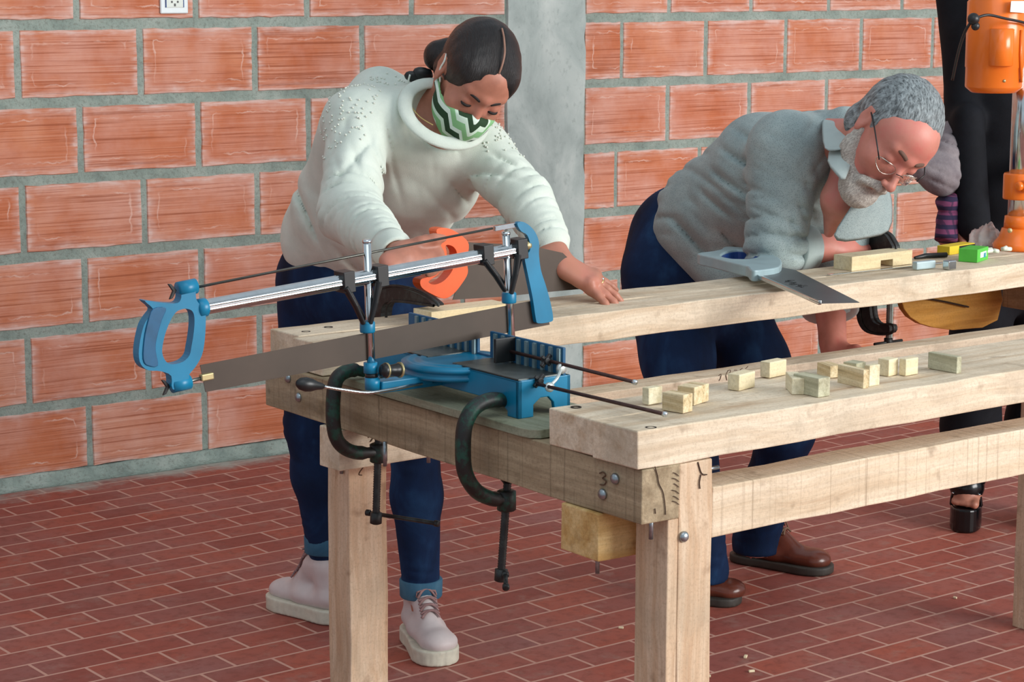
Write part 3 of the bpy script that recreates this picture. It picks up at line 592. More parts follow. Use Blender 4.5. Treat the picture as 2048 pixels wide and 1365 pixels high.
def plastic(name, col, tr, rough=.25):
    m, nt, b = mat(name); b.inputs['Base Color'].default_value = (*col, 1); b.inputs['Roughness'].default_value = rough; b.inputs['Transmission Weight'].default_value = tr; b.inputs['IOR'].default_value = 1.15
    t = NT(nt); t.bump(t.noise(t.co(), 55., 4, .7), b, .8, .006); return m
# ------------------------------------------------------------------ bench drill press
M_dor = plain('orange_enamel', srgb(236, 118, 36), .22, 0, .06, 12)
DV = 1.06
D = lambda x, y, v=DV: atv(x, y, v)
colc = D(2044, 300); cb = np.array([colc[0], colc[1], T1])
dp = thing('drill_press', 'orange bench drill press with steel column at the right end of the rear beam', 'drill press', cb, TB)
R_ = .028
obj('column', lathe(cb+EZ*.006, EZ, [(0, R_), (.62, R_), (.62, .02)], 32), M_chrome, dp, True)
bse = obj('base', join(lathe(cb+EZ*.0005, EZ, [(0, .058), (.010, .060), (.018, .056), (.030, .046), (.050, .040), (.052, .034)], 32), bbox(0, 0, 0, 0, 0, 0)[:0] or lathe(cb+EZ*.050, EZ, [(0, .036), (.030, .034), (.032, .029)], 32)), M_dor, dp, True)
c = D(2018, 462, DV-.045); obj('base_bolt', lathe(c, -EY+EZ*.4, [(0, .006), (.004, .0065), (.007, .004)], 6), M_brass, dp)
cz = D(2040, 398)[2]; cc = np.array([cb[0], cb[1], cz])
cl = obj('table_collar', lathe(cc, EZ, [(0, .030), (0, .040), (.004, .041), (.058, .041), (.062, .039), (.062, .030)], 32), M_dor, dp, True)
obj('clamp_lug', join(obox(cc+EZ*.035-EY*.040-EX*.018, EX, EY, EZ, .034, .018, .028), lathe(cc+EZ*.035-EX*.030-EY*.030, -EX, [(0, .011), (.014, .011), (.018, .007)], 16)), M_dor, cl, bevel=.003)
c = cc+EZ*.035-EY*.052-EX*.018; obj('clamp_screw', lathe(c, -EY, [(0, .009), (.004, .009), (.006, .007)], 16), M_white, cl, True); obj('screw_socket', lathe(c-EY*.0065, -EY, [(0, .005), (.001, .005)], 12), M_black, cl)
mc = D(1987, 185); mz = mc[2]; mr = .0665
mot = obj('motor_housing', lathe(mc, EZ, [(0, mr-.016), (.001, mr-.014), (.012, mr-.001), (.015, mr), (.058, mr), (.060, mr+.0015), (.21, mr+.0015), (.215, mr-.003), (.32, mr-.003), (.34, mr-.02)], 48), M_dor, dp, True)
sw = mc-EY*(mr-.006)-EX*.022
obj('switch_box', lathe(mc+EZ*.064-EY*.046-EX*.034, EZ, [(0, .026), (.002, .029), (.084, .029), (.086, .026)], 28), M_dor, mot, True)
for a in (-.5, .25): obj('rim_screw', lathe(mc+EZ*.030+(-EY*math.cos(a)+EX*math.sin(a))*(mr), -EY*math.cos(a)+EX*math.sin(a), [(0, .004), (.002, .003)], 10), M_brass, mot, True)
hdg = obj('belt_head', join(bbox(0, 0, 0, 0, 0, 0)[:0] or obox(cb+EZ*(mz-T1+.30)+EX*.05, EX, EY, EZ, .34, .15, .09), obox(cb+EZ*(mz-T1+.14)+EX*.11, EX, EY, EZ, .12, .11, .26)), M_dor, dp, bevel=.015, seg=3)
kb = D(1947, 38, DV-.075); obj('lever_knob', join(ball(kb, .014, 14), ball(kb+np.array([.004, -.003, -.016]), .010, 12)), M_black, dp, True)
cab = [kb+EX*.004, D(1975, 30, DV-.085), D(2010, 37, DV-.085), D(2050, 46, DV-.080), D(2075, 60, DV-.06)]
obj('power_cable', join(tube(smoothc(cab, 6), .0032, 8), tube(smoothc([kb, D(1932, 60, DV-.06), D(1918, 100, DV-.03), D(1905, 160, DV+.02)], 6), .0034, 8)), M_black, dp, True)
obj('label_plate', prism([D(x, y, DV-.0725) for x, y in ((2022, 2), (2050, 2), (2050, 26), (2020, 24))], -EY*.001), M_white, mot)
obj('pull_chain', tube([D(2043, 60, DV-.07), D(2041, 110, DV-.07), D(2043, 165, DV-.07)], .003, 8), M_dor, dp, True)
# plastic bag, crumpled
def bag():
    c = atz(1972, 494, T1); V, F = [], []; n, m = 44, 16; r = random.Random(4)
    for i in range(m+1):
        t = math.pi*.5*i/m
        for k in range(n):
            a = 2*math.pi*k/n; w = mnoise.noise((math.cos(a)*2.2, math.sin(a)*2.2, t*2.0))*.5+mnoise.noise((math.cos(a)*6, math.sin(a)*6, t*5))*.28
            rr = 1+.35*w; x = math.cos(t)*math.cos(a)*.058*rr; y = math.cos(t)*math.sin(a)*.030*rr; z = .050*math.sin(t)*(1+.45*w)
            V.append(c+EX*x+EY*y+EZ*max(z, .0008))
    F = [(i*n+k, i*n+(k+1) % n, (i+1)*n+(k+1) % n, (i+1)*n+k) for i in range(m) for k in range(n)]
    return V, F
bg_ = thing('plastic_bag', 'crumpled clear plastic bag of small parts beside the drill press base', 'bag', atz(1966, 497, T1), TB)
obj('film', bag(), plastic('clear_film', (.93, .93, .90), .75), bg_, True)
rr = random.Random(9); M_wpp = plain('white_plastic_parts', srgb(216, 220, 204), .45, 0, .15, 60)
for i in range(9): c = atz(1920+rr.uniform(0, 95), 500+rr.uniform(-2, 5), T1+.012+rr.uniform(-.004, .012)); obj('content_piece', tube([c, c+np.array([rr.uniform(.01, .03), rr.uniform(-.006, .006), rr.uniform(-.004, .004)])], .005, 8), M_wpp, bg_, True)
# ------------------------------------------------------------------ other small things of the room
ol = thing('wall_outlet', 'white electrical outlet high on the brick wall at the left', 'outlet', aty(345, 0, -.004), 0)
Y = lambda x, y, d=0.: aty(x, y, -.0035-d)
ctr = (Y(317, 10)+Y(375, 10))/2; zb_ = Y(345, 28)[2]
def obx(x0, x1, z0, z1, d0, d1): return wbox(ctr[0]+x0, ctr[0]+x1, -.0035-d1, -.0035-d0, zb_+z0, zb_+z1)
obj('backing_box', obx(-.050, .050, -.001, .075, -.003, .001), M_black, ol, bevel=.003)
pt = obj('cover_plate', obx(-.047, .047, .001, .073, .001, .010), plain('ivory_plastic', srgb(226, 236, 236), .35, 0, .03), ol, bevel=.004, seg=3)
obj('socket_face', obx(-.030, .030, .020, .064, .0098, .0125), M_white, pt, bevel=.002)
obj('socket_frame', join(obx(-.031, -.0285, .020, .064, .0100, .0135), obx(.0285, .031, .020, .064, .0100, .0135), obx(-.031, .031, .062, .0645, .0100, .0135)), M_greydk, pt)
obj('slot', join(obx(-.013, -.007, .034, .040, .012, .0130), obx(.007, .013, .034, .040, .012, .0130), obx(-.003, .003, .0235, .032, .012, .0130)), M_black, pt)
cpn = atv(1865, 600, 1.118)
jig = [(1797, 600), (1803, 618), (1815, 634), (1835, 647), (1862, 655), (1900, 660), (1960, 655), (1990, 640), (2000, 600), (1995, 560), (1800, 560)]
jp = thing('curved_panel', 'yellow wooden panel with rounded lower edge, hanging behind the rear beam', 'panel', atv(1865, 650, 1.118), TB)
obj('board', plate([tuple(q) for q in jig], [], lambda x, y: atv(x, y, 1.112), EY*.018), wood('yellow_ply', srgb(216, 164, 84), srgb(200, 146, 66), srgb(160, 104, 40), 0, grey=.1), jp, bevel=.002)
obj('strap', tube([atv(1845, 596, 1.095), atv(1890, 604, 1.098), atv(1935, 614, 1.098)], .006, 8, sy=.4), M_black, jp)
for (px, py, L) in ((1491, 1316, .016), (1503, 1345, .014), (1417, 1355, .010), (1910, 1198, .010), (1242, 1258, .012)):
    c = atz(px, py, .0004); a = px*.7; ax = np.array([math.cos(a), math.sin(a), 0]); ay = np.array([-ax[1], ax[0], 0])
    o = obj('wood_chip', obox(c+EZ*.0025, ax, ay, EZ, L, L*.45, .005), M_pine, None, bevel=.001, base=c, rotz=a)
    tag(o, {1491: 'pale wood chip on the tiles under the bench, right of the front leg', 1503: 'larger pale wood chip just below the first, right of the front leg', 1417: 'tiny wood chip at the bottom edge of the floor beside the front leg', 1910: 'tiny wood chip near the far right bench leg', 1242: 'pale wood chip on the floor left of the front leg'}[px], 'wood chip', 'wood chips on the floor')
# pencil marks and cracks on the timber
def pencil(name, strokes, fn, off, w=.0011, m=M_dark, par=None):
    g = []
    for s in strokes:
        pts = smoothc([fn(*q) for q in s], 4) if len(s) > 2 else [fn(*q) for q in s]
        g.append(tube(pts, w, 5))
    obj(name, join(*g), m, par or bench)
M_pen = plain('pencil', srgb(92, 70, 52), .8)
fe_ = lambda x, y: atu(x, y, -.0550)
pencil('number_mark', [[(1199, 947), (1206, 945), (1211, 951), (1205, 957), (1212, 963), (1208, 970), (1200, 970)]], fe_, 0, m=M_pen)
fr_ = lambda x, y: atv(x, y, .8105)
pencil('number_mark', [[(737, 876), (744, 870), (746, 876), (741, 884)]], fr_, 0, m=M_pen)
fl_ = lambda x, y: atv(x, y, .8785)
pencil('number_mark', [[(716, 930), (724, 926), (728, 932), (720, 944), (718, 950), (724, 951)]], fl_, 0, m=M_pen)
ff = lambda x, y: atv(x, y, -.0035)
M_crk = plain('brown_crack', srgb(70, 52, 40), .9)
pencil('end_crack', [[(1310, 934), (1315, 952), (1318, 968), (1326, 985), (1330, 1010), (1331, 1030)], [(1310, 1018), (1311, 1028)]], ff, 0, w=.0008, m=M_crk)
pencil('saw_nick', [[(1345+dx, y), (1352, y+2), (1358, y+7)] for y, dx in ((946, 2), (957, 0), (968, 3), (981, -1), (993, 2), (1003, 0))], ff, 0, w=.0006, m=M_crk)
pencil('edge_crack', [[(1396, 925), (1402, 945), (1409, 951)], [(1402, 950), (1399, 965), (1400, 978)], [(1409, 950), (1414, 950)]], lambda x, y: atv(x, y, -.0010), 0, w=.0010, m=M_crk)
pencil('worn_writing', [[(1437, 752), (1442, 749), (1441, 757), (1438, 762)], [(1456, 742), (1452, 750), (1454, 761)], [(1455, 742), (1461, 741), (1459, 748)], [(1468, 741), (1474, 741)], [(1480, 740), (1485, 737)], [(1491, 738), (1496, 733)]], lambda x, y: atv(x, y, .8105), 0, w=.0008, m=M_pen)
# ------------------------------------------------------------------ organic shapes: blended distance fields meshed by surface nets
def pt(px, py, Z): return CP + ray(px, py)*Z
def axis_steps(segs):
    """segs: [(start, end, step)...] contiguous"""
    out = []
    for a, b_, h in segs: n = max(2, int(round((b_-a)/h))); out += list(np.linspace(a, b_, n, endpoint=False))
    return np.array(out+[segs[-1][1]], np.float32)
class Field:
    def __init__(s, lo, hi, h=None, ax=None):
        s.ax = [np.arange(lo[i], hi[i]+h, h).astype(np.float32) for i in range(3)] if ax is None else ax
        s.D = np.full([len(a) for a in s.ax], 1.0, np.float32)
    def sub(s, lo, hi):
        sl = [slice(max(0, int(np.searchsorted(s.ax[i], lo[i]))-1), int(np.searchsorted(s.ax[i], hi[i]))+1) for i in range(3)]
        if any(q.stop-q.start < 2 for q in sl): return None, None
        g = np.meshgrid(*[s.ax[i][sl[i]] for i in range(3)], indexing='ij', sparse=True); return tuple(sl), g
    def put(s, lo, hi, fn, k=.01, op='u', m=None):
        m = (k*1.5+.02) if m is None else m
        sl, g = s.sub(np.asarray(lo)-m, np.asarray(hi)+m)
        if sl is None: return
        d = fn(*g); a = s.D[sl]
        if op == 'u': h = np.clip(.5+.5*(a-d)/k, 0, 1); s.D[sl] = a*(1-h)+d*h-k*h*(1-h)
        elif op == 's': d = -d; h = np.clip(.5-.5*(a-d)/k, 0, 1); s.D[sl] = a*(1-h)+d*h+k*h*(1-h)
        elif op == 'i': h = np.clip(.5-.5*(a-d)/k, 0, 1); s.D[sl] = a*(1-h)+d*h+k*h*(1-h)
        elif op == 'add': s.D[sl] = a+d
    def cone(s, a, b_, ra, rb, k=.012, op='u', flat=None, fr=1.):
        a = np.asarray(a, float); b_ = np.asarray(b_, float); ba = b_-a; L2 = max(ba@ba, 1e-9)
        if flat is not None: n = unit(flat)
        def fn(X, Y, Z):
            px, py, pz = X-a[0], Y-a[1], Z-a[2]; t = np.clip((px*ba[0]+py*ba[1]+pz*ba[2])/L2, 0, 1)
            wx, wy, wz = px-t*ba[0], py-t*ba[1], pz-t*ba[2]
            if flat is not None:
                dn = (wx*n[0]+wy*n[1]+wz*n[2])*(1/fr-1); wx = wx+dn*n[0]; wy = wy+dn*n[1]; wz = wz+dn*n[2]
            return (np.sqrt(wx*wx+wy*wy+wz*wz)-(ra+(rb-ra)*t))*(min(fr, 1.) if flat is not None else 1.)
        R_ = max(ra, rb)*(max(1., fr)); s.put(np.minimum(a, b_)-R_, np.maximum(a, b_)+R_, fn, k, op)
    def poly(s, pts, rs, k=.012, op='u', **kw):
        for i in range(len(pts)-1): s.cone(pts[i], pts[i+1], rs[i], rs[i+1], k if i == 0 else k, op, **kw)
    def ell(s, c, r, ax=None, k=.012, op='u'):
        c = np.asarray(c, float); A = np.eye(3) if ax is None else np.asarray(ax, float)
        def fn(X, Y, Z):
            p = (X-c[0], Y-c[1], Z-c[2]); q = [(A[i][0]*p[0]+A[i][1]*p[1]+A[i][2]*p[2]) for i in range(3)]
            k0 = np.sqrt(sum((q[i]/r[i])**2 for i in range(3))); k1 = np.sqrt(sum((q[i]/r[i]**2)**2 for i in range(3)))+1e-6
            return k0*(k0-1)/k1
        R_ = max(r); s.put(c-R_, c+R_, fn, k, op)
    def mesh(s):
        D = s.D; ax = s.ax; S = D < 0; nx, ny, nz = D.shape
        cnt = np.zeros((nx-1, ny-1, nz-1), np.uint8)
        for i in (0, 1):
            for j in (0, 1):
                for k in (0, 1): cnt += S[i:nx-1+i, j:ny-1+j, k:nz-1+k]
        act = (cnt > 0) & (cnt < 8); I, J, K = np.nonzero(act); N = len(I)
        ids = np.full(act.shape, -1, np.int32); ids[I, J, K] = np.arange(N)
        acc = np.zeros((N, 3)); ct = np.zeros(N)
        cr = [(i, j, k) for i in (0, 1) for j in (0, 1) for k in (0, 1)]
        for a in cr:
            for dd in range(3):
                if a[dd] == 1: continue
                b_ = list(a); b_[dd] = 1
                va = D[I+a[0], J+a[1], K+a[2]]; vb = D[I+b_[0], J+b_[1], K+b_[2]]; m = (va < 0) != (vb < 0)
                t = np.where(m, va/(va-vb+1e-12*(va == vb)), 0); p = np.tile(np.array(a, float), (N, 1)); p[:, dd] += t
                acc[m] += p[m]; ct[m] += 1
        acc /= ct[:, None]; V = np.zeros((N, 3))
        for d_, idx in enumerate((I, J, K)): x0 = ax[d_][idx]; x1 = ax[d_][idx+1]; V[:, d_] = x0+(x1-x0)*acc[:, d_]
        F = []
        for d_ in range(3):
            sl0 = [slice(1, -1)]*3; sl0[d_] = slice(0, -1); sl1 = [slice(1, -1)]*3; sl1[d_] = slice(1, None)
            A = S[tuple(sl0)]; Bq = S[tuple(sl1)]; m = A != Bq; i, j, k = np.nonzero(m); flip = A[i, j, k]
            c = [i, j, k]; e = [d for d in range(3) if d != d_]
            base = [c[0].copy(), c[1].copy(), c[2].copy()]
            for d in e: base[d] = base[d]+1
            def cell(o1, o2):
                q = [base[0].copy(), base[1].copy(), base[2].copy()]; q[e[0]] += o1; q[e[1]] += o2; return ids[q[0], q[1], q[2]]
            q = np.stack([cell(-1, -1), cell(0, -1), cell(0, 0), cell(-1, 0)], 1)
            if d_ == 1: flip = ~flip
            q[~flip] = q[~flip][:, ::-1]; F.append(q)
        F = np.concatenate(F); F = F[(F >= 0).all(1)]; return V, F
def fastobj(name, V, F, m, parent=None, relax=1, attr=None):
    V = V.copy(); lab = np.arange(len(V))     # keep the largest connected piece only
    for _ in range(4000):
        lo = lab[F].min(1); new = lab.copy()
        for c_ in range(4): np.minimum.at(new, F[:, c_], lo)
        new = new[new]
        if (new == lab).all(): break
        lab = new
    big = np.bincount(lab).argmax(); keep = lab == big; ren = np.cumsum(keep)-1; F = ren[F[keep[F].all(1)]]; V = V[keep]
    for _ in range(relax):      # light smoothing of grid steps
        E = np.concatenate([F[:, [0, 1]], F[:, [1, 2]], F[:, [2, 3]], F[:, [3, 0]]]); E = np.concatenate([E, E[:, ::-1]])
        s = np.zeros_like(V); c = np.bincount(E[:, 0], minlength=len(V)).astype(float)
        for d in range(3): s[:, d] = np.bincount(E[:, 0], weights=V[E[:, 1], d], minlength=len(V))
        V = V*.5+.5*s/np.maximum(c, 1)[:, None]
    loc, rz = ROOT[rootof(parent).name]; c_, s_ = math.cos(-rz), math.sin(-rz); P = V-loc
    L = np.stack([c_*P[:, 0]-s_*P[:, 1], s_*P[:, 0]+c_*P[:, 1], P[:, 2]], 1).astype(np.float32)
    me = bpy.data.meshes.new(name); me.vertices.add(len(L)); me.vertices.foreach_set('co', L.ravel()); me.loops.add(len(F)*4); me.loops.foreach_set('vertex_index', F.ravel().astype(np.int32))
    me.polygons.add(len(F)); me.polygons.foreach_set('loop_start', np.arange(0, len(F)*4, 4, dtype=np.int32)); me.polygons.foreach_set('use_smooth', np.ones(len(F), bool)); me.update(calc_edges=True); me.validate()
    for m_ in (m if isinstance(m, (list, tuple)) else [m]): me.materials.append(m_)
    if attr is not None: a = me.attributes.new('loc', 'FLOAT_VECTOR', 'POINT'); a.data.foreach_set('vector', attr(V).astype(np.float32).ravel())
    o = bpy.data.objects.new(name, me); C.objects.link(o); o.parent = parent; return o
_r = np.random.default_rng(11); _w = [(_r.normal(size=3), _r.uniform(0, 6.28)) for _ in range(40)]
def wob(scale, seed=0, n=7):
    ws = [_w[(seed*5+i) % 40] for i in range(n)]
    def fn(X, Y, Z):
        s = 0
        for w, p_ in ws: w = w/np.linalg.norm(w)*scale; s = s+np.sin(X*w[0]+Y*w[1]+Z*w[2]+p_)
        return s/n
    return fn
def folds(F, c, d, wl, amp, R_, seed=0, bend=13.):
    """broken creases running across direction d, round centre c"""
    c = np.asarray(c, float); d = unit(d); wn = wob(bend, seed); mk = wob(1.1/wl*2.2, seed+3)
    def fn(X, Y, Z):
        px, py, pz = X-c[0], Y-c[1], Z-c[2]; r2 = (px*px+py*py+pz*pz)/(R_*R_); ph = (px*d[0]+py*d[1]+pz*d[2])*math.pi/wl+wn(X, Y, Z)*3.4
        s = np.abs(np.sin(ph)); m = np.clip(mk(X, Y, Z)*2.2+.55, 0, 1)*np.exp(-r2*1.5)
        return amp*m*((1-s)**2.2*1.3-.35)
    F.put(c-R_*1.4, c+R_*1.4, fn, op='add', m=0)
def skinmat(name, base, red, dark, bmp=.15):
    m, nt, b = mat(name); t = NT(nt); P = t.co(); col = t.ramp(t.noise(P, 14., 4, .6), [(.3, dark), (.5, base), (.72, red)])
    t.l(col, b.inputs['Base Color']); b.inputs['Roughness'].default_value = .5; b.inputs['Subsurface Weight'].default_value = .06; b.inputs['Subsurface Radius'].default_value = (.01, .004, .002)
    t.bump(t.noise(P, 260., 3), b, bmp, .0008); return m
def cloth(name, c0, c1, rough=.9, sc=30., fine=900., bmp=.35, dots=None, sheen=.12):
    m, nt, b = mat(name); t = NT(nt); P = t.co(); col = t.ramp(t.noise(P, sc, 5, .65), [(.32, c0), (.68, c1)]); fn = t.noise(P, fine, 2, .6)
    col = t.mix(t.math('MULTIPLY', fn, .25), col, tuple(c*.6 for c in c0))
    if dots:
        v = t.n('ShaderNodeTexVoronoi'); v.inputs['Scale'].default_value = dots; t.l(P, v.inputs['Vector']); col = t.mix(t.ramp(v.outputs['Distance'], [(.24, .55), (.38, 0.)]), col, tuple(c*.45 for c in c0))
    t.l(col, b.inputs['Base Color']); b.inputs['Roughness'].default_value = rough; b.inputs['Specular IOR Level'].default_value = .2; b.inputs['Sheen Weight'].default_value = sheen
    t.bump(fn, b, bmp, .0012); return m
def denimmat(name, dark, mid, light):
    m, nt, b = mat(name); t = NT(nt); P = t.co(); a = t.noise(t.co((1, 1, .5)), 9., 4, .6, .3); f = t.noise(P, 420., 3, .7)
    col = t.ramp(a, [(.3, dark), (.55, mid), (.78, light)]); col = t.mix(t.math('MULTIPLY', f, .4), col, dark); t.l(col, b.inputs['Base Color']); b.inputs['Roughness'].default_value = .8; b.inputs['Specular IOR Level'].default_value = .2; t.bump(f, b, .4, .001); return m
def hairmat(name, c0, c1, stretch=(30, 30, 4), rough=.38):
    m, nt, b = mat(name); t = NT(nt); at = t.n('ShaderNodeAttribute'); at.attribute_name = 'loc'; mp = t.n('ShaderNodeMapping'); t.l(at.outputs['Vector'], mp.inputs[0]); mp.inputs['Scale'].default_value = stretch
    f = t.noise(mp.outputs[0], 8., 5, .7, .3); t.l(t.ramp(f, [(.36, c0), (.64, c1)]), b.inputs['Base Color']); b.inputs['Roughness'].default_value = rough; t.bump(f, b, .9, .003); return m
# ------------------------------------------------------------------ head, hand, shoe builders
class Head:
    def __init__(s, c, Lc, Uc, s_=1.):
        """c world centre; Lc, Uc the person's left and up in camera coordinates (right, up, towards camera)"""
        w = lambda v: CR*v[0]+CU*v[1]-CF*v[2]
        s.c = np.asarray(c, float); s.L = unit(w(Lc)); U = w(Uc); s.U = unit(U-s.L*(U@s.L)); s.F = np.cross(s.L, s.U); s.s = s_; s.A = [s.L, s.F, s.U]
    def p(s, l, f, u): return s.c+(s.L*l+s.F*f+s.U*u)*s.s
    def loc(s, V): P = (V-s.c)/s.s; return np.stack([P@s.L, P@s.F, P@s.U], 1)
    def E(s, Fd, l, f, u, r, k=.012, op='u'): Fd.ell(s.p(l, f, u), tuple(q*s.s for q in r), s.A, k*s.s, op)
    def Cn(s, Fd, a, b_, ra, rb, k=.01, op='u', **kw): Fd.cone(s.p(*a), s.p(*b_), ra*s.s, rb*s.s, k*s.s, op, **kw)
    def build(s, Fd, jaw=1., nose=1., ears=(1, 1), mouth=True, age=0.):
        s.E(Fd, 0, -.018, .034, (.074, .093, .084), .02); s.E(Fd, 0, .028, -.012, (.061*jaw, .066, .082), .03)
        s.E(Fd, 0, .045, .052, (.052, .042, .042), .025); s.E(Fd, 0, .018, .040, (.069, .058, .046), .02)
        for q in (-1, 1):
            s.Cn(Fd, (q*.050*jaw, -.008, -.050), (q*.020, .062, -.094), .017, .017, .022); s.E(Fd, q*.040, .055, -.024, (.024, .023, .022), .02)
        s.E(Fd, 0, .073, -.096, (.021, .018, .016), .02)
        s.Cn(Fd, (-.040, .074, .031), (0, .086, .028), .009, .009, .012); s.Cn(Fd, (.040, .074, .031), (0, .086, .028), .009, .009, .012)
        for q in (-1, 1): s.E(Fd, q*.032, .101, .009, (.020, .017, .012), .012, 's')
        for q in (-1, 1): s.E(Fd, q*.031, .0745, .007, (.0155, .0145, .0125), .005)
        s.Cn(Fd, (0, .084, .014), (0, .106*nose, -.026), .0065, .0085, .010); s.E(Fd, 0, .107*nose, -.030, (.0105, .0105, .0095), .006)
        for q in (-1, 1): s.E(Fd, q*.0115, .098*nose, -.033, (.0075, .0095, .0070), .005)
        for q in (-1, 1): s.E(Fd, q*.006, .103*nose, -.0415, (.0035, .005, .003), .002, 's')
        if mouth:
            s.Cn(Fd, (-.021, .083, -.061), (0, .092, -.059), .0045, .0062, .006); s.Cn(Fd, (.021, .083, -.061), (0, .092, -.059), .0045, .0062, .006)
            s.Cn(Fd, (-.017, .082, -.068), (.017, .082, -.068), .006, .006, .006); s.Cn(Fd, (0, .087, -.068), (0, .086, -.069), .0065, .0065, .006); s.Cn(Fd, (-.022, .091, -.064), (.022, .091, -.064), .0012, .0012, .002, 's')
        for q, on in ((-1, ears[0]), (1, ears[1])):
            if on:
                s.E(Fd, q*.0755, -.012, .004, (.0075, .0175, .029), .006); s.E(Fd, q*.0765, -.006, -.020, (.0065, .009, .012), .006)
                s.E(Fd, q*.085, -.008, .006, (.007, .0095, .017), .004, 's'); s.Cn(Fd, (q*.079, -.024, .022), (q*.079, -.024, -.004), .0040, .0036, .004); s.Cn(Fd, (q*.079, -.022, .024), (q*.079, -.004, .030), .0040, .0034, .004)
    def lids(s, parent, m, w=.0145, th=.0011):
        for q in (-1, 1):
            pts = [s.p(q*.031+x, .0745+math.sqrt(max(0, 1-(x/.0155)**2-(-.0050/.0125)**2))*.0145+.0004, .002-.0015*(1-(x/w)**2)) for x in np.linspace(-w*.86, w*.86, 9)]
            obj('eyelashes', tube(pts, [th*.5]+[th]*7+[th*.5], 6), m, parent, True)
    def brows(s, parent, m, th=.0030, u=.0325):
        for q in (-1, 1):
            pts = [s.p(q*x, f, u+h) for x, f, h in ((.012, .0925, -.002), (.022, .0905, .002), (.033, .0850, .0035), (.044, .0755, .001))]
            obj('eyebrow', tube(smoothc(pts, 4), [th*.6]+[th]*8+[th*.8, th*.6, th*.4, th*.25], 8, sy=1., sx=.8), m, parent, True)
def hand(Fd, wrist, fdir, back, thumb_side, size=1., curl=(.15, .25, .2), spread=.10, tcurl=.2, wr=.026, curls=None, tdir=None, palm_len=.085):
    """palm + four fingers + thumb; back = direction of the back of the hand, thumb_side = side where the thumb is"""
    f = unit(fdir); n = unit(np.asarray(back)-f*(np.asarray(back)@f)); sd = np.asarray(thumb_side, float); sd = unit(sd-f*(sd@f)-n*(sd@n)); z = size
    w = np.asarray(wrist, float); A = [f, sd, n]; rings = []
    Fd.ell(w+f*.048*z, (.050*z, .038*z, .0145*z), A, .010); Fd.ell(w+f*.074*z, (.022*z, .040*z, .0125*z), A, .010); Fd.ell(w+f*.030*z+sd*.020*z-n*.004*z, (.032*z, .018*z, .015*z), A, .012)
    Fd.cone(w-f*.03*z, w+f*.02*z, wr*z, wr*z, .015, flat=n, fr=.66)
    spec = [(.027, .088, .071, .0092), (.0095, .092, .079, .0095), (-.0085, .089, .073, .0090), (-.0255, .082, .058, .0080)]
    tips = []
    for i, (so, bo, L, r) in enumerate(spec):
        cu = curls[i] if curls else curl; b0 = w+f*bo*z*.93+sd*so*z+n*.001; ang = spread*(1.5-i)*.5
        d = unit(f*math.cos(ang)+sd*math.sin(ang)); segs = [.46, .30, .24]; p_ = b0; a = 0; P = [p_-d*.012*z]; 
        for sgl, c_ in zip(segs, cu):
            a += c_; dd = d*math.cos(a)-n*math.sin(a); p_ = p_+dd*L*sgl*z; P.append(p_)
        Fd.poly(P, [r*1.04*z, r*z, r*.93*z, r*.80*z], .0045); Fd.ell(b0+n*.004, (r*1.15*z,)*3, None, .008); tips.append(P)
    tb = w+f*.022*z+sd*.026*z-n*.003; td = unit(f*.72+sd*.70) if tdir is None else unit(tdir); a1 = tb+td*.036*z; d2 = unit(td*math.cos(tcurl)+f*math.sin(tcurl)*.8-n*math.sin(tcurl)*.6); a2 = a1+d2*.030*z; d3 = unit(d2*math.cos(tcurl)+f*math.sin(tcurl)*.7-n*math.sin(tcurl)*.6); a3 = a2+d3*.022*z
    Fd.poly([tb-td*.01*z, a1, a2, a3], [.0135*z, .0112*z, .0100*z, .0086*z], .009)
    return tips, A
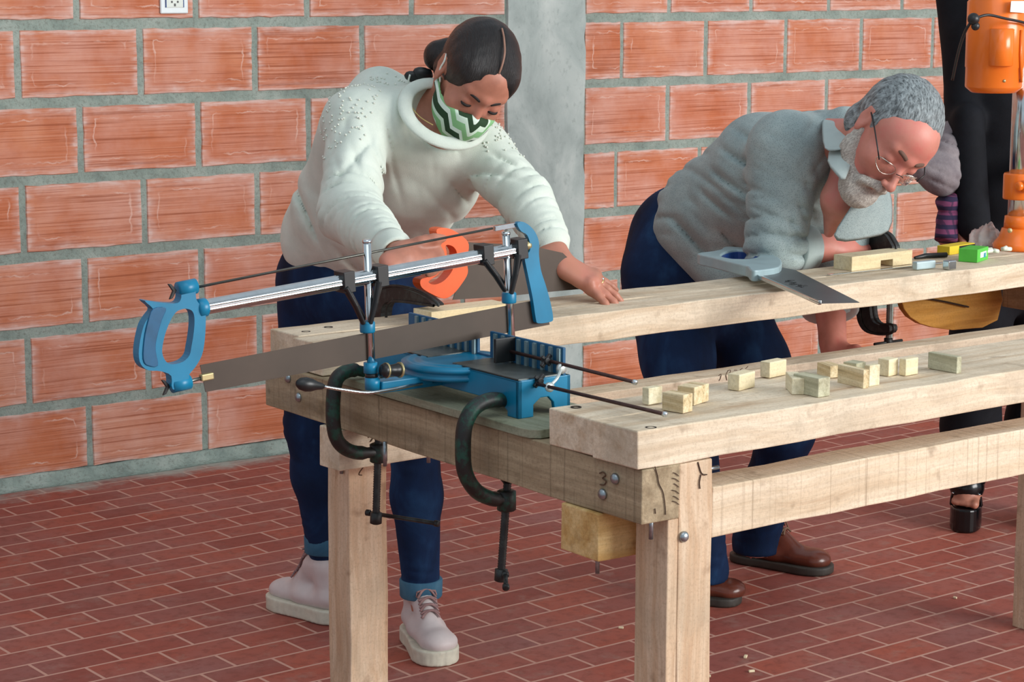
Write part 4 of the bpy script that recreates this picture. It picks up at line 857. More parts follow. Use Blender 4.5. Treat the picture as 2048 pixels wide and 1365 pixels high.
def shoe(parent, heel, toe, side, m_up, m_sole, m_lace, L=.27, wd=.050, style='sneaker', hgt=.085, h=.0035):
    """heel, toe: ground points; returns the upper"""
    heel = np.asarray(heel, float)*[1, 1, 0]; toe = np.asarray(toe, float)*[1, 1, 0]; f = unit(toe-heel); s = np.array([-f[1], f[0], 0.]); L = np.linalg.norm(toe-heel); q = lambda a, b_, z: heel+f*a*L+s*b_+EZ*z
    lo = np.minimum(heel, toe)-[.09, .09, .01]; hi = np.maximum(heel, toe)+[.09, .09, .20]; sh = .036 if style == 'sneaker' else .022
    Fu = Field(lo, hi, h); zb = sh+.012
    Fu.cone(q(.16, 0, zb+.010), q(.45, 0, zb+.006), wd*.74, wd*.80, .015, flat=EZ, fr=.8); Fu.cone(q(.45, 0, zb+.006), q(.81, side*.004, zb-.001), wd*.80, wd*.90, .015, flat=EZ, fr=.62)
    Fu.cone(q(.15, 0, zb+.02), q(.21, 0, zb+hgt*.88), wd*.62, wd*.78, .015); Fu.cone(q(.30, 0, zb+hgt*.86), q(.62, 0, zb+.016), wd*.66, wd*.46, .018)
    Fu.cone(q(.20, 0, zb+hgt*.84), q(.34, 0, zb+hgt*.80), wd*.76, wd*.66, .010)
    Fu.cone(q(.30, 0, zb+hgt*.96), q(.36, 0, zb+hgt*.66), wd*.30, wd*.34, .010, flat=f, fr=.5)
    Fu.put(lo, hi, lambda X, Y, Z: (sh-.004)-Z+0*X+0*Y, .004, 'i', 0)
    Fu.put(lo, hi, lambda X, Y, Z: .0012*wob(120., 3)(X, Y, Z), op='add', m=0)
    V, F_ = Fu.mesh(); Vu = V; up = fastobj('shoe', V, F_, m_up, parent)
    Fs = Field(lo, hi, h)
    def foot(X, Y, Z):
        a = (X-heel[0])*f[0]+(Y-heel[1])*f[1]; b_ = (X-heel[0])*s[0]+(Y-heel[1])*s[1]; t = a/L
        w = wd*np.interp(t, [0, .12, .35, .55, .75, .9, 1.0], [.86, .86, .82, .92, 1.05, 1.02, .98]).astype(np.float32)*1.06*np.sqrt(np.clip(1-np.abs(2*t-1)**6, .0004, 1))
        return np.maximum(np.maximum(np.abs(b_)-w, np.abs(a-L/2)-L/2), np.abs(Z-sh/2-.0006)-sh/2)
    Fs.put(lo, hi, foot, .006, 'u', 0)
    if style == 'sneaker':
        def groove(X, Y, Z):
            a = (X-heel[0])*f[0]+(Y-heel[1])*f[1]; b_ = (X-heel[0])*s[0]+(Y-heel[1])*s[1]; an = np.arctan2(b_, a-L*.55)*.16*5+a*0
            return .0018*(np.cos((an+a/L*1.2)*26)*.5+.5)**6*((Z > .006) & (Z < sh*.72))
        Fs.put(lo, hi, groove, op='add', m=0)
    V, F_ = Fs.mesh(); obj_s = fastobj('sole', V, F_, m_sole, up, 2)
    def surf(t, b_):
        P = q(t, b_, 0); m_ = ((Vu[:, 0]-P[0])**2+(Vu[:, 1]-P[1])**2) < .006**2; return q(t, b_, (Vu[m_, 2].max() if m_.any() else zb+.03)+.0016)
    g = []
    nl = 6 if style == 'sneaker' else 3
    for i in range(nl):
        t = .40+i*(.26/6) if style == 'sneaker' else .42+i*.06
        g.append(tube(smoothc([surf(t+.014, -.022), surf(t+.004, -.011), surf(t, .0), surf(t-.004, .011), surf(t-.012, .022)], 3), .0030, 6)); g.append(tube(smoothc([surf(t-.012, -.022), surf(t-.004, -.011), surf(t, .0), surf(t+.004, .011), surf(t+.014, .022)], 3), .0027, 6))
    t = .385 if style == 'sneaker' else .44; c0 = surf(t, 0)+EZ*.002
    for sg in (-1, 1): g.append(tube(smoothc([c0, q(t-.03, sg*.018, c0[2]+.008), q(t+.02, sg*.032, c0[2]+.002), c0], 4), .0021, 6)); g.append(tube(smoothc([c0, q(t+.04, sg*.012, c0[2]+.003), surf(t+.10, sg*.024)], 4), .0020, 6))
    obj('laces', join(*g), m_lace, up, True); return up
# ------------------------------------------------------------------ person in the white sweater
wroot = thing('person', 'person in white sweater and green striped mask, sawing at the bench end', 'person', atz(735, 1270, 0)+0*EZ, 0)
M_skin = skinmat('warm_skin', srgb(180, 120, 98), srgb(188, 120, 102), srgb(160, 104, 84))
M_sweat = cloth('white_knit', srgb(206, 216, 204), srgb(222, 230, 218), .95, 16., 700., .5)
M_denim = denimmat('blue_denim', srgb(10, 24, 46), srgb(16, 42, 78), srgb(38, 78, 120)); M_cuff = denimmat('pale_denim_cuff', srgb(40, 78, 104), srgb(66, 110, 136), srgb(104, 146, 164))
M_hair = hairmat('dark_brown_hair', srgb(8, 5, 5), srgb(24, 14, 11), (60, 6, 6)); M_lash = plain('dark_lash', srgb(24, 14, 12), .7)
WH = Head(pt(948, 160, 4.43), (.86, -.22, -.46), (.493, .594, .638), .98)
shR, elR, wrR = pt(716, 248, 4.47), pt(700, 425, 4.31), atv(806, 519, 1.045-.050)
shL, elL, wrL = pt(955, 300, 4.55), pt(1052, 400, 4.46), pt(1122, 530, 4.32)
pel, bel, chs = pt(702, 505, 4.93), pt(745, 430, 4.84), pt(822, 335, 4.64); nkb, nkt = pt(862, 240, 4.56), pt(905, 195, 4.47)
hipR, knR, anR = pt(632, 560, 4.98), pt(622, 850, 5.06), pt(650, 1098, 5.16); hipL, knL, anL = pt(776, 566, 4.90), pt(828, 860, 4.88), pt(842, 1186, 4.98)
fw = unit((atz(880, 1330, 0)-anL)*[1, 1, 0])
bodyF = Field(None, None, None, ax=[axis_steps([(1.98, 2.30, .006), (2.30, 2.80, .0034), (2.80, 2.96, .006)]), axis_steps([(-2.80, -2.16, .0034), (-2.16, -1.40, .009)]), axis_steps([(.06, .86, .012), (.86, 1.12, .0034), (1.12, 1.20, .004), (1.20, 1.52, .0030)])])
Fb = bodyF
WH.build(Fb, .92, .98, (1, 1), False)
Fb.cone(nkb, WH.p(0, -.030, -.05), .058, .052, .02); Fb.cone(nkb, pt(872, 290, 4.50), .05, .045, .03); Fb.poly([nkb, chs, bel, pel], [.08, .105, .10, .12], .03, flat=unit(np.cross(shL-shR, chs-pel)), fr=.8); Fb.cone((shR+nkb)/2, (shL+nkb)/2, .045, .045, .03)
for a, b_, c_ in ((shR, elR, wrR), (shL, elL, wrL)): Fb.poly([a, b_, c_], [.040, .034, .024], .015)
for a, b_, c_ in ((hipR, knR, anR), (hipL, knL, anL)): Fb.poly([a, b_, c_, c_-EZ*.07], [.072, .048, .025, .022], .02)
Fb.cone(wrL-unit(wrL-elL)*.05, wrL, .026, .0245, .012)
lh0 = wrL; lf = atz(1196, 583, T1+.020)-lh0; lk = unit(lf)
tipsL, AL = hand(Fb, lh0+EZ*.004, unit(lk+EZ*.16), EZ*1.0-CF*.35+EX*.1, -EY*.9-EX*.15, .93, (.36, -.10, .14), .42, .18, tdir=-EY*.66+EX*.55-EZ*.52, wr=.025)
rh_f = unit(H(893, 494, HV-.036)-wrR)
tipsR, AR = hand(Fb, wrR, rh_f, -CF*.9+CU*.42-CR*.1, CU*.6+CR*.35, .95, (1.05, 1.25, .5), .05, .45, tdir=CR*.85+CU*.35)
V, F_ = Fb.mesh(); body = fastobj('body', V, F_, M_skin, wroot, 1)
WH.lids(body, M_lash, th=.0032); WH.brows(body, M_lash, .0040, .0265)
rp = tipsL[2]; rc = rp[0]+(rp[1]-rp[0])*.60; obj('ring', tube([rc+np.cos(a)*.0105*perp(rp[1]-rp[0])[0]+np.sin(a)*.0105*perp(rp[1]-rp[0])[1] for a in np.linspace(0, 6.2832, 20)], .0014, 6, cap=False), plain('gold', srgb(214, 190, 130), .25, 1.), body, True)
obj('ring_stone', ball(rc+AL[2]*.0120, .0032, 8), M_chrome, body, True)
# hair: cap with centre parting, low bun
Hf = Field(WH.c-.20, WH.c+.20, .0035)
WH.E(Hf, 0, -.020, .036, (.0815, .100, .0925), .01); WH.E(Hf, 0, -.060, -.035, (.066, .050, .055), .02); WH.E(Hf, -.035, -.118, -.060, (.036, .034, .036), .012); WH.E(Hf, -.015, -.128, -.045, (.030, .028, .030), .01)
WH.E(Hf, 0, .016, .044, (.0785, .073, .066), .012); WH.E(Hf, 0, .106, -.032, (.080, .078, .106), .007, 's'); 
for q in (-1, 1): WH.E(Hf, q*.088, -.008, -.012, (.024, .028, .040), .006, 's'); WH.E(Hf, q*.078, .040, -.066, (.03, .05, .05), .008, 's')
WH.Cn(Hf, (0, .088, .078), (0, .04, .124), .0035, .003, .006, 's'); WH.Cn(Hf, (0, .04, .124), (0, -.05, .130), .003, .002, .006, 's')
Hf.put(WH.c-.2, WH.c+.2, lambda X, Y, Z: .0012*wob(260., 4)(X, Y, Z), op='add', m=0)
V, F_ = Hf.mesh(); hair = fastobj('hair', V, F_, M_hair, wroot, 1, WH.loc)
cpt = smoothc([WH.p(0, .068, .090), WH.p(0, .056, .108), WH.p(0, .036, .1225), WH.p(0, 0, .1290), WH.p(0, -.03, .1285)], 5); obj('parting', tube(cpt, .0022, 6), plain('scalp', srgb(150, 112, 94), .6), hair, True)
bc = WH.p(-.062, -.085, -.096); bt = [join(ball(bc+WH.L*0, .020, 12, (1.2, .7, .8), WH.A)), join(ball(WH.p(-.078, -.082, -.108), .017, 12, (1.3, .6, .8), WH.A)), join(ball(WH.p(-.050, -.095, -.104), .015, 12, (1., .6, 1.2), WH.A))]
obj('hair_bow', join(*bt), M_black, hair, True)
obj('bow_edging', tube(smoothc([WH.p(-.092, -.076, -.100), WH.p(-.086, -.070, -.120), WH.p(-.070, -.068, -.122), WH.p(-.060, -.070, -.108)], 4), .0022, 6), M_white, hair, True)
# mask
def maskmat():
    m, nt, b = mat('striped_mask'); t = NT(nt); at = t.n('ShaderNodeAttribute'); at.attribute_name = 'loc'; s = t.sep(at.outputs['Vector'])
    tri = t.math('PINGPONG', t.math('ADD', s[0], .5), .016); v = t.math('ADD', t.math('ADD', s[2], t.math('MULTIPLY', tri, .9)), t.math('MULTIPLY', t.math('ABSOLUTE', s[0]), -.55))
    q = t.math('FRACT', t.math('MULTIPLY', t.math('ADD', v, .5), 17.)); x = t.n('ShaderNodeValToRGB'); t.l(q, x.inputs[0]); x.color_ramp.interpolation = 'CONSTANT'; e = x.color_ramp.elements
    for i, (p_, c_) in enumerate([(0., srgb(30, 62, 34)), (.32, srgb(214, 232, 218)), (.50, srgb(132, 186, 130)), (.80, srgb(206, 230, 210))]):
        if i > 1: e.new(p_)
        e[i].position = p_; e[i].color = (*c_, 1)
    t.l(x.outputs[0], b.inputs['Base Color']); b.inputs['Roughness'].default_value = .85; t.bump(t.noise(t.co(), 500., 2), b, .3, .001); return m
Mk = Field(WH.c-.16, WH.c+.16, .0030)
WH.E(Mk, 0, .030, -.045, (.070, .076, .078), .01); WH.E(Mk, 0, .076, -.050, (.030, .042, .040), .03); WH.E(Mk, 0, .060, -.096, (.030, .034, .026), .02); WH.Cn(Mk, (-.068, .005, -.02), (.068, .005, -.02), .018, .018, .02)
WH.E(Mk, 0, .022, -.040, (.0655, .0735, .0775), .004, 's')
def upper(X, Y, Z):
    P = [X-WH.c[0], Y-WH.c[1], Z-WH.c[2]]; l, f, u = [(a[0]*P[0]+a[1]*P[1]+a[2]*P[2])/WH.s for a in WH.A]
    return np.maximum(u-(-.010-.30*np.abs(l)+.0*f), np.maximum(-.020-f+0*u, np.abs(l)*0-(f+.02)))*.8
Mk.put(WH.c-.16, WH.c+.16, upper, .004, 'i', 0)
V, F_ = Mk.mesh(); mask = fastobj('face_mask', V, F_, maskmat(), wroot, 1, WH.loc)
obj('ear_loop', tube(smoothc([WH.p(-.066, .004, -.030), WH.p(-.079, -.004, -.004), WH.p(-.082, -.004, .020), WH.p(-.080, -.018, .030)], 5), .0022, 6), M_white, mask, True)
obj('ear_loop', tube(smoothc([WH.p(.066, .004, -.030), WH.p(.079, -.004, -.004), WH.p(.082, -.004, .020), WH.p(.080, -.018, .030)], 5), .0022, 6), M_white, mask, True)
# sweater
Sw = Field([1.98, -2.72, .80], [2.96, -1.66, 1.42], .0046)
ff_ = unit(np.cross(shL-shR, chs-pel)); mid = (shR+shL)/2
Sw.poly([pt(690, 480, 4.93), bel, chs, mid*.55+nkb*.45], [.148, .158, .152, .110], .04, flat=ff_, fr=.82)
Sw.cone(shR, shL, .066, .062, .05); Sw.cone(pt(655, 440, 4.92), pt(700, 260, 4.62), .070, .070, .05)
Sw.cone(pt(765, 185, 4.62), nkb, .050, .055, .05); Sw.cone(pt(750, 195, 4.60), shR, .050, .062, .05)
lr = lambda t: elR*(1-t)+wrR*t
Sw.poly([shR, elR, lr(.35)], [.066, .061, .055], .025); Sw.poly([lr(.35), lr(.66)], [.055, .042], .01)
Sw.poly([shL, elL], [.064, .054], .03); Sw.poly([elL, wrL+(elL-wrL)*.34], [.054, .043], .012); Sw.cone(elL, wrL+(elL-wrL)*.50, .054, .045, .01)
# hollow cuffs, neck opening
e_ = wrL+(elL-wrL)*.34
nc = pt(890, 228, 4.44); nd = unit(WH.c-chs)
Sw.ell(nc+nd*.022, (.078, .080, .105), [unit(shL-shR), ff_, nd], .012, 's')
Sw.put([1.9, -2.8, .7], [3, -1.5, 1.5], lambda X, Y, Z: .0022*wob(42., 1)(X, Y, Z)+.0010*wob(120., 2)(X, Y, Z), op='add', m=0)
for c_, d_, wl, am, R_, sd in ((elR, elR-shR, .030, .013, .10, 1), (pt(755, 350, 4.40), CR+CU*.25, .040, .012, .10, 9), (lr(.5), wrR-elR, .022, .010, .07, 2), ((shR+elR)/2, (elR-shR)+CR*.4, .060, .009, .11, 3), (elL, elL-shL, .030, .012, .09, 4), ((shL+elL)/2, elL-shL-CR*.2, .034, .011, .09, 5), ((elL*.45+wrL*.55), wrL-elL, .022, .008, .07, 6),
    (pt(605, 430, 4.80), CU*.5+CR*.9, .075, .010, .13, 8), (pt(870, 450, 4.72), CR+CU*.15, .085, .007, .14, 1), (pt(925, 370, 4.60), CR*1.+CU*.8, .045, .008, .08, 2), (pt(680, 500, 4.80), CU+CR*.7, .07, .008, .12, 3)): folds(Sw, c_, d_, wl, am*1.5, R_*1.1, sd)
V, F_ = Sw.mesh(); sweater = fastobj('sweater', V, F_, M_sweat, wroot, 2)
# ribbed collar, cuffs and hem
def loopc(c, ax_, ay_, rx, ry, n=40): return [c+ax_*rx*math.cos(2*math.pi*k/n)+ay_*ry*math.sin(2*math.pi*k/n) for k in range(n+1)]
obj('collar', tube(loopc(nc-nd*.004+CU*.004, unit(shL-shR), unit(np.cross(nd, shL-shR)), .086, .082), .0125, 10, cap=False, sx=1.25, sy=.55, up=nd), M_sweat, sweater, True)
for c_, d_, r0 in ((lr(.90), wrR-elR, .035), (e_, wrL-elL, .043)):
    obj('ribbed_cuff', lathe(c_-unit(d_)*.052, d_, [(0, r0-.006), (.002, r0+.004), (.020, r0+.005), (.046, r0-.001), (.052, r0-.003), (.0525, r0-.007), (.046, r0-.010)], 36), M_sweat, sweater, True)
bd, rb_ = [], random.Random(3)
co = np.array([v.co for v in sweater.data.vertices]); no = np.array([v.normal for v in sweater.data.vertices]); wl_ = np.array(ROOT[wroot.name][0]); Wc = co+wl_
for c0, R_, n in ((pt(690, 215, 4.45), .085, 70), (pt(690, 290, 4.40), .06, 25), (pt(1005, 285, 4.50), .055, 34), (pt(770, 190, 4.55), .05, 22)):
    dist = np.linalg.norm(Wc-c0, axis=1); vis = (no@(-CF) > .05) & (dist < R_); ix = np.nonzero(vis)[0]
    if len(ix):
        for j in rng.choice(ix, min(n, len(ix)), replace=False): bd.append(ball(Wc[j]+no[j]*.0015, .0024, 6))
if bd: tag(obj('bead_trim', join(*bd), plain('pearl_bead', srgb(222, 226, 214), .2, .2, .05), sweater, True), None, None, None, 'stuff')
# earring / neck chain
obj('necklace', tube(smoothc([pt(822, 168, 4.47), pt(820, 205, 4.43), pt(838, 232, 4.40), pt(866, 250, 4.37)], 6), .0011, 5), plain('gold_chain', srgb(212, 186, 120), .3, 1.), body, True)
# jeans
Jn = Field([2.15, -2.36, .14], [2.84, -1.30, 1.05], .0055)
Jn.cone((hipR+hipL)/2+EZ*.07, (hipR+hipL)/2, .125, .130, .05, flat=unit(hipL-hipR), fr=1.22)
for a, b_, c_ in ((hipR, knR, anR), (hipL, knL, anL)):
    Jn.poly([a, a*.5+b_*.5, b_, b_*.6+c_*.4, c_], [.094, .078, .0585, .056, .042], .03)
Jn.put([2, -2.5, .1], [3, -1, 1.1], lambda X, Y, Z: .0018*wob(48., 5)(X, Y, Z), op='add', m=0)
for c_, d_, wl, am, R_ in ((knL, EZ+CR*.2, .035, .008, .10), (knR, EZ+CR*.3, .035, .008, .10), (anL+EZ*.06, EZ+CR*.2, .022, .006, .07), (anR+EZ*.06, EZ-CR*.2, .022, .006, .07), (hipL, EZ+CR*.8, .04, .006, .10), (hipR, EZ-CR*.6, .05, .005, .12)): folds(Jn, c_, d_, wl, am, R_, 6)
V, F_ = Jn.mesh(); jeans = fastobj('jeans', V, F_, M_denim, wroot, 1)
for c_ in (anR, anL): k_ = c_+EZ*.022; obj('turned_cuff', lathe(k_-EZ*.030, EZ, [(0, .040), (0, .0475), (.003, .0495), (.040, .0505), (.043, .0485), (.043, .040)], 30), M_cuff, jeans, True)
M_shoe = plain('off_white_leather', srgb(206, 196, 194), .5, 0, .05, 40, .1); M_sole = plain('cream_rubber', srgb(206, 204, 186), .6, 0, .10, 60); M_lace = plain('pink_grey_lace', srgb(150, 118, 116), .8, 0, .25, 80)
tL = atz(884, 1336, 0); hL = tL+unit(np.array([anL[0], anL[1], 0])-tL)*.250; shoe(wroot, hL, tL, 1, M_shoe, M_sole, M_lace, wd=.050, hgt=.104)
tR = atz(548, 1208, 0); hR = tR+unit(np.array([anR[0], anR[1], 0])-tR)*.250; shoe(wroot, hR, tR, -1, M_shoe, M_sole, M_lace, wd=.050, hgt=.104)
# ------------------------------------------------------------------ bearded person behind the bench
mroot = thing('person', 'grey-haired bearded person with glasses in a grey shirt, bent over the rear beam', 'person', atz(1540, 1175, 0), 0)
M_skin2 = skinmat('ruddy_skin', srgb(202, 132, 116), srgb(206, 116, 106), srgb(184, 118, 98)); M_shirt = cloth('grey_dotted_shirt', srgb(146, 162, 162), srgb(172, 186, 184), .85, 12., 600., .3, dots=330.)
M_ghair = hairmat('grey_hair', srgb(60, 66, 68), srgb(158, 168, 170), (34, 10, 6), .55); M_beard = hairmat('white_beard', srgb(150, 142, 134), srgb(222, 218, 208), (60, 60, 14), .7)
MH = Head(pt(1782, 274, 4.60), (.76, -.34, -.55), (.62, .50, .60), 1.04)
sR, eR, wR = pt(1572, 300, 4.80), pt(1550, 498, 4.81), pt(1690, 496, 4.93)
sL, eL, wL = pt(1705, 395, 5.02), pt(1655, 560, 4.95), pt(1668, 700, 4.86)
pl_, bl_, cs_, nb = pt(1350, 515, 5.30), pt(1445, 430, 5.18), pt(1580, 355, 4.98), pt(1655, 290, 4.85)
hR_, kR_, aR_ = pt(1335, 575, 5.26), pt(1375, 860, 5.16), pt(1408, 1130, 5.34); hL_, kL_, aL_ = pt(1440, 590, 5.38), pt(1572, 860, 5.36), pt(1512, 1075, 5.55)
lo_ = np.min([q for q in (sR, eR, wR, wL, pl_, MH.c, hR_, kR_, aR_, aL_, hL_)], 0); hi_ = np.max([q for q in (sR, eR, wR, wL, pl_, MH.c, hR_, kR_, aR_, aL_, hL_, kL_)], 0)
Fm = Field(None, None, None, ax=[axis_steps([(lo_[0]-.2, 3.22, .010), (3.22, 3.68, .0038)]), axis_steps([(-3.00, -2.28, .0038), (-2.28, -1.60, .011)]), axis_steps([(.05, .74, .013), (.74, 1.40, .0036)])])
MH.build(Fm, 1.06, 1.10, (1, 0), True)
nk = unit(np.cross(sL-sR, cs_-pl_))
Fm.cone(nb, MH.p(0, -.030, -.05), .050, .055, .02); Fm.poly([nb, cs_, bl_, pl_], [.08, .110, .11, .105], .03, flat=nk, fr=.8); Fm.poly([pt(1700, 350, 4.76), pt(1678, 400, 4.74), pt(1658, 465, 4.80)], [.045, .038, .012], .02); Fm.cone((sR+nb)/2, (sL+nb)/2, .036, .036, .03)
for a, b_, c_ in ((sR, eR, wR), (sL, eL, wL)): Fm.poly([a, b_, c_], [.048, .041, .029], .015)
for a, b_, c_ in ((hR_, kR_, aR_), (hL_, kL_, aL_)): Fm.poly([a, b_, c_, c_-EZ*.06], [.075, .052, .034, .030], .02)
hand(Fm, wR, pt(1748, 482, 5.02)-wR, CU*.9-CF*.5, CU*.3-CR*.2+EY*.8, 1.02, (.8, 1.0, .6), .08, .35, wr=.028)
hand(Fm, wL, pt(1690, 752, 4.80)-wL, -CR*.6-CF*.7, -CF+CR, 1.0, (.7, .8, .5), .08, .3, wr=.028)
V, F_ = Fm.mesh(); mb = fastobj('body', V, F_, M_skin2, mroot, 1)
MH.lids(mb, plain('brown_lash', srgb(60, 36, 28), .7), th=.0010); MH.brows(mb, plain('grey_brow', srgb(104, 78, 66), .9), .0058, .0330)
Hm = Field(MH.c-.20, MH.c+.20, .0036)
MH.E(Hm, 0, -.022, .034, (.082, .101, .093), .01); MH.E(Hm, 0, -.060, -.040, (.066, .050, .05), .02); MH.E(Hm, 0, .137, -.020, (.17, .105, .106), .008, 's')
MH.E(Hm, -.090, .000, -.020, (.024, .030, .040), .006, 's'); MH.E(Hm, .070, .006, -.010, (.018, .036, .052), .012)
Hm.put(MH.c-.2, MH.c+.2, lambda X, Y, Z: .0018*wob(200., 4)(X, Y, Z)+.0014*wob(420., 1)(X, Y, Z), op='add', m=0)
V, F_ = Hm.mesh(); fastobj('hair', V, F_, M_ghair, mroot, 1, MH.loc)
Bm = Field(MH.c-.20, MH.c+.20, .0032)
for q in (-1, 1): MH.Cn(Bm, (q*.066, -.004, -.020), (q*.054, .010, -.062), .012, .020, .015); MH.Cn(Bm, (q*.054, .010, -.062), (q*.022, .066, -.106), .020, .024, .02); MH.Cn(Bm, (q*.004, .101, -.052), (q*.032, .080, -.070), .0105, .0105, .008)
MH.E(Bm, 0, .078, -.112, (.034, .026, .030), .02); MH.E(Bm, 0, .060, -.100, (.045, .03, .028), .02); MH.Cn(Bm, (-.014, .090, -.0645), (.014, .090, -.0645), .0032, .0032, .004, 's')
Bm.put(MH.c-.2, MH.c+.2, lambda X, Y, Z: .0020*wob(240., 2)(X, Y, Z)+.0014*wob(500., 3)(X, Y, Z), op='add', m=0)
V, F_ = Bm.mesh(); fastobj('beard', V, F_, M_beard, mroot, 1, MH.loc)
gl = obj('glasses', join(*[tube([MH.p(q*.058, .091, -.002), MH.p(q*.072, .076, .010), MH.p(q*.079, .03, .018), MH.p(q*.081, -.010, .020)], .0016, 6) for q in (-1, 1)], tube(smoothc([MH.p(-.010, .106, -.002), MH.p(0, .111, .003), MH.p(.010, .106, -.002)], 4), .0011, 6)), M_black, mroot, True)
M_wire = plain('silver_wire', srgb(214, 210, 200), .2, 1.)
for q in (-1, 1):
    rim = [MH.p(q*(.034+.0235*math.cos(a)), .104-.0045-.0005*abs(math.cos(a))-.018*max(0, math.cos(a))**2, -.006+.0150*math.sin(a)) for a in np.linspace(0, 2*math.pi, 29)]
    obj('rim', tube(rim, .0010, 6, cap=False), M_wire, gl, True); lens = obj('lens', prism(rim[:-1], MH.F*.0012), plastic('clear_lens', (1, 1, 1), 1., .03), gl)
# shirt
Sh = Field([lo_[0]-.2, -2.86, .78], [3.72, -1.55, 1.40], .0052)
Sh.poly([pt(1425, 478, 5.20), bl_, cs_, cs_*.4+nb*.6], [.138, .150, .160, .115], .04, flat=nk, fr=.86)
Sh.cone(sR, sL, .080, .075, .05); Sh.cone(pt(1385, 440, 5.24), pt(1510, 305, 5.0), .055, .085, .05); Sh.cone(pt(1692, 268, 4.82), nb, .062, .074, .03); Sh.cone(pt(1440, 540, 5.12), pt(1470, 560, 5.06), .06, .05, .03)
Sh.poly([sR, eR], [.084, .066], .03); Sh.poly([eR, eR*.80+wR*.20], [.066, .052], .015); Sh.poly([sL, eL, eL*.76+wL*.24], [.080, .066, .060], .03)
nc2 = pt(1738, 322, 4.68); nd2 = unit(MH.c-cs_)
Sh.ell(nc2+nd2*.038, (.060, .062, .07), [unit(sL-sR), nk, nd2], .012, 's')
# open front: deep V towards the chest
Sh.poly([pt(1700, 352, 4.66), pt(1677, 415, 4.65), pt(1650, 476, 4.67)], [.050, .036, .012], .006, 's')
Sh.put([2.5, -3, .7], [3.9, -1.5, 1.5], lambda X, Y, Z: .0022*wob(38., 6)(X, Y, Z), op='add', m=0)
for c_, d_, wl, am, R_, sd in ((eR, eR-sR, .045, .012, .12, 1), ((sR+eR)/2, EZ+CR*.4, .05, .008, .12, 2), (pt(1420, 450, 5.1), CU*.8+CR*.5, .075, .012, .18, 3), (pt(1500, 380, 4.9), CU+CR*.7, .075, .010, .17, 4), (pt(1660, 440, 4.75), CR+CU*.6, .045, .008, .12, 5), (sR+(nb-sR)*.4, CR*.8-CU*.4, .04, .006, .10, 6), (pt(1350, 430, 5.2), CU+CR*.2, .05, .010, .10, 7)): folds(Sh, c_, d_, wl*.8, am*1.6, R_*1.1, sd, 12.)
V, F_ = Sh.mesh(); shirt = fastobj('shirt', V, F_, M_shirt, mroot, 2)
def sheet(name, rows, m, par, th=.004, off=None):
    """cloth flap from rows of points, given thickness"""
    R = [[np.asarray(q, float) for q in r] for r in rows]; n, k = len(R), len(R[0]); V = [q for r in R for q in r]; o_ = np.asarray(off if off is not None else -CF, float)*th; V = V+[q+o_ for q in V]; N = n*k; F = []
    for i in range(n-1):
        for j in range(k-1): a = i*k+j; F += [(a, a+1, a+k+1, a+k), (N+a, N+a+k, N+a+k+1, N+a+1)]
    E_ = [(j, j+1) for j in range(k-1)]+[((n-1)*k+j+1, (n-1)*k+j) for j in range(k-1)]+[((i+1)*k, i*k) for i in range(n-1)]+[(i*k+k-1, (i+1)*k+k-1) for i in range(n-1)]
    F += [(a, b_, N+b_, N+a) for a, b_ in E_]; return obj(name, (V, F), m, par, True, sub=1)
M_collar = cloth('grey_shirt_collar', srgb(172, 186, 184), srgb(186, 200, 196), .85, 12., 600., .3)
sheet('collar', [[pt(1688, 246, 4.74), pt(1664, 285, 4.66), pt(1646, 326, 4.61)], [pt(1704, 246, 4.71), pt(1684, 292, 4.61), pt(1672, 350, 4.57)], [pt(1722, 250, 4.68), pt(1712, 300, 4.60), pt(1690, 380, 4.56)]], M_collar, shirt)
sheet('collar_back', [[pt(1640, 228, 4.84), pt(1676, 234, 4.80), pt(1716, 246, 4.74)], [pt(1642, 262, 4.70), pt(1680, 262, 4.67), pt(1712, 264, 4.64)], [pt(1645, 306, 4.62), pt(1668, 304, 4.60), pt(1694, 300, 4.58)]], M_collar, shirt)
sheet('shirt_front', [[pt(1655, 480, 4.67), pt(1685, 490, 4.68), pt(1740, 478, 4.72), pt(1786, 470, 4.80)], [pt(1690, 430, 4.66), pt(1715, 430, 4.66), pt(1750, 425, 4.70), pt(1788, 420, 4.78)], [pt(1712, 395, 4.66), pt(1735, 385, 4.66), pt(1760, 380, 4.70), pt(1782, 372, 4.78)]], M_shirt, shirt)
cR0 = eR*.56+wR*.44; dR = unit(wR-eR)
obj('rolled_cuff', lathe(cR0-dR*.050, dR, [(0, .046), (.001, .060), (.004, .063), (.026, .060), (.054, .056), (.056, .052), (.052, .046)], 28), M_collar, shirt, True)
cL0 = eL*.58+wL*.42; dL = unit(wL-eL); obj('rolled_cuff', lathe(cL0-dL*.045, dL, [(0, .052), (.001, .066), (.004, .068), (.050, .066), (.053, .060), (.050, .050)], 28), M_collar, shirt, True)
Jm = Field([lo_[0]-.2, -2.50, .02], [3.66, -1.50, 1.10], .0065)
Jm.cone((hR_+hL_)/2+EZ*.13-CR*.03, (hR_+hL_)/2, .135, .145, .05)
Jm.cone(hR_+EZ*.04, hR_, .115, .105, .04)
for a, b_, c_ in ((hR_, kR_, aR_), (hL_, kL_, aL_)): Jm.poly([a, a*.5+b_*.5, b_, b_*.5+c_*.5, c_-EZ*.01], [.108, .088, .070, .062, .060], .03); Jm.cone(c_-EZ*.01, c_-EZ*.050, .060, .060, .01)
Jm.put([2.3, -3, 0], [4, -1, 1.3], lambda X, Y, Z: .0025*wob(40., 5)(X, Y, Z), op='add', m=0)
for c_, d_, wl, am, R_ in ((aR_+EZ*.05, EZ+CR*.2, .03, .008, .09), (aL_+EZ*.05, EZ-CR*.2, .03, .008, .09), (hR_, EZ+CR*.5, .05, .006, .12)): folds(Jm, c_, d_, wl, am, R_, 6)
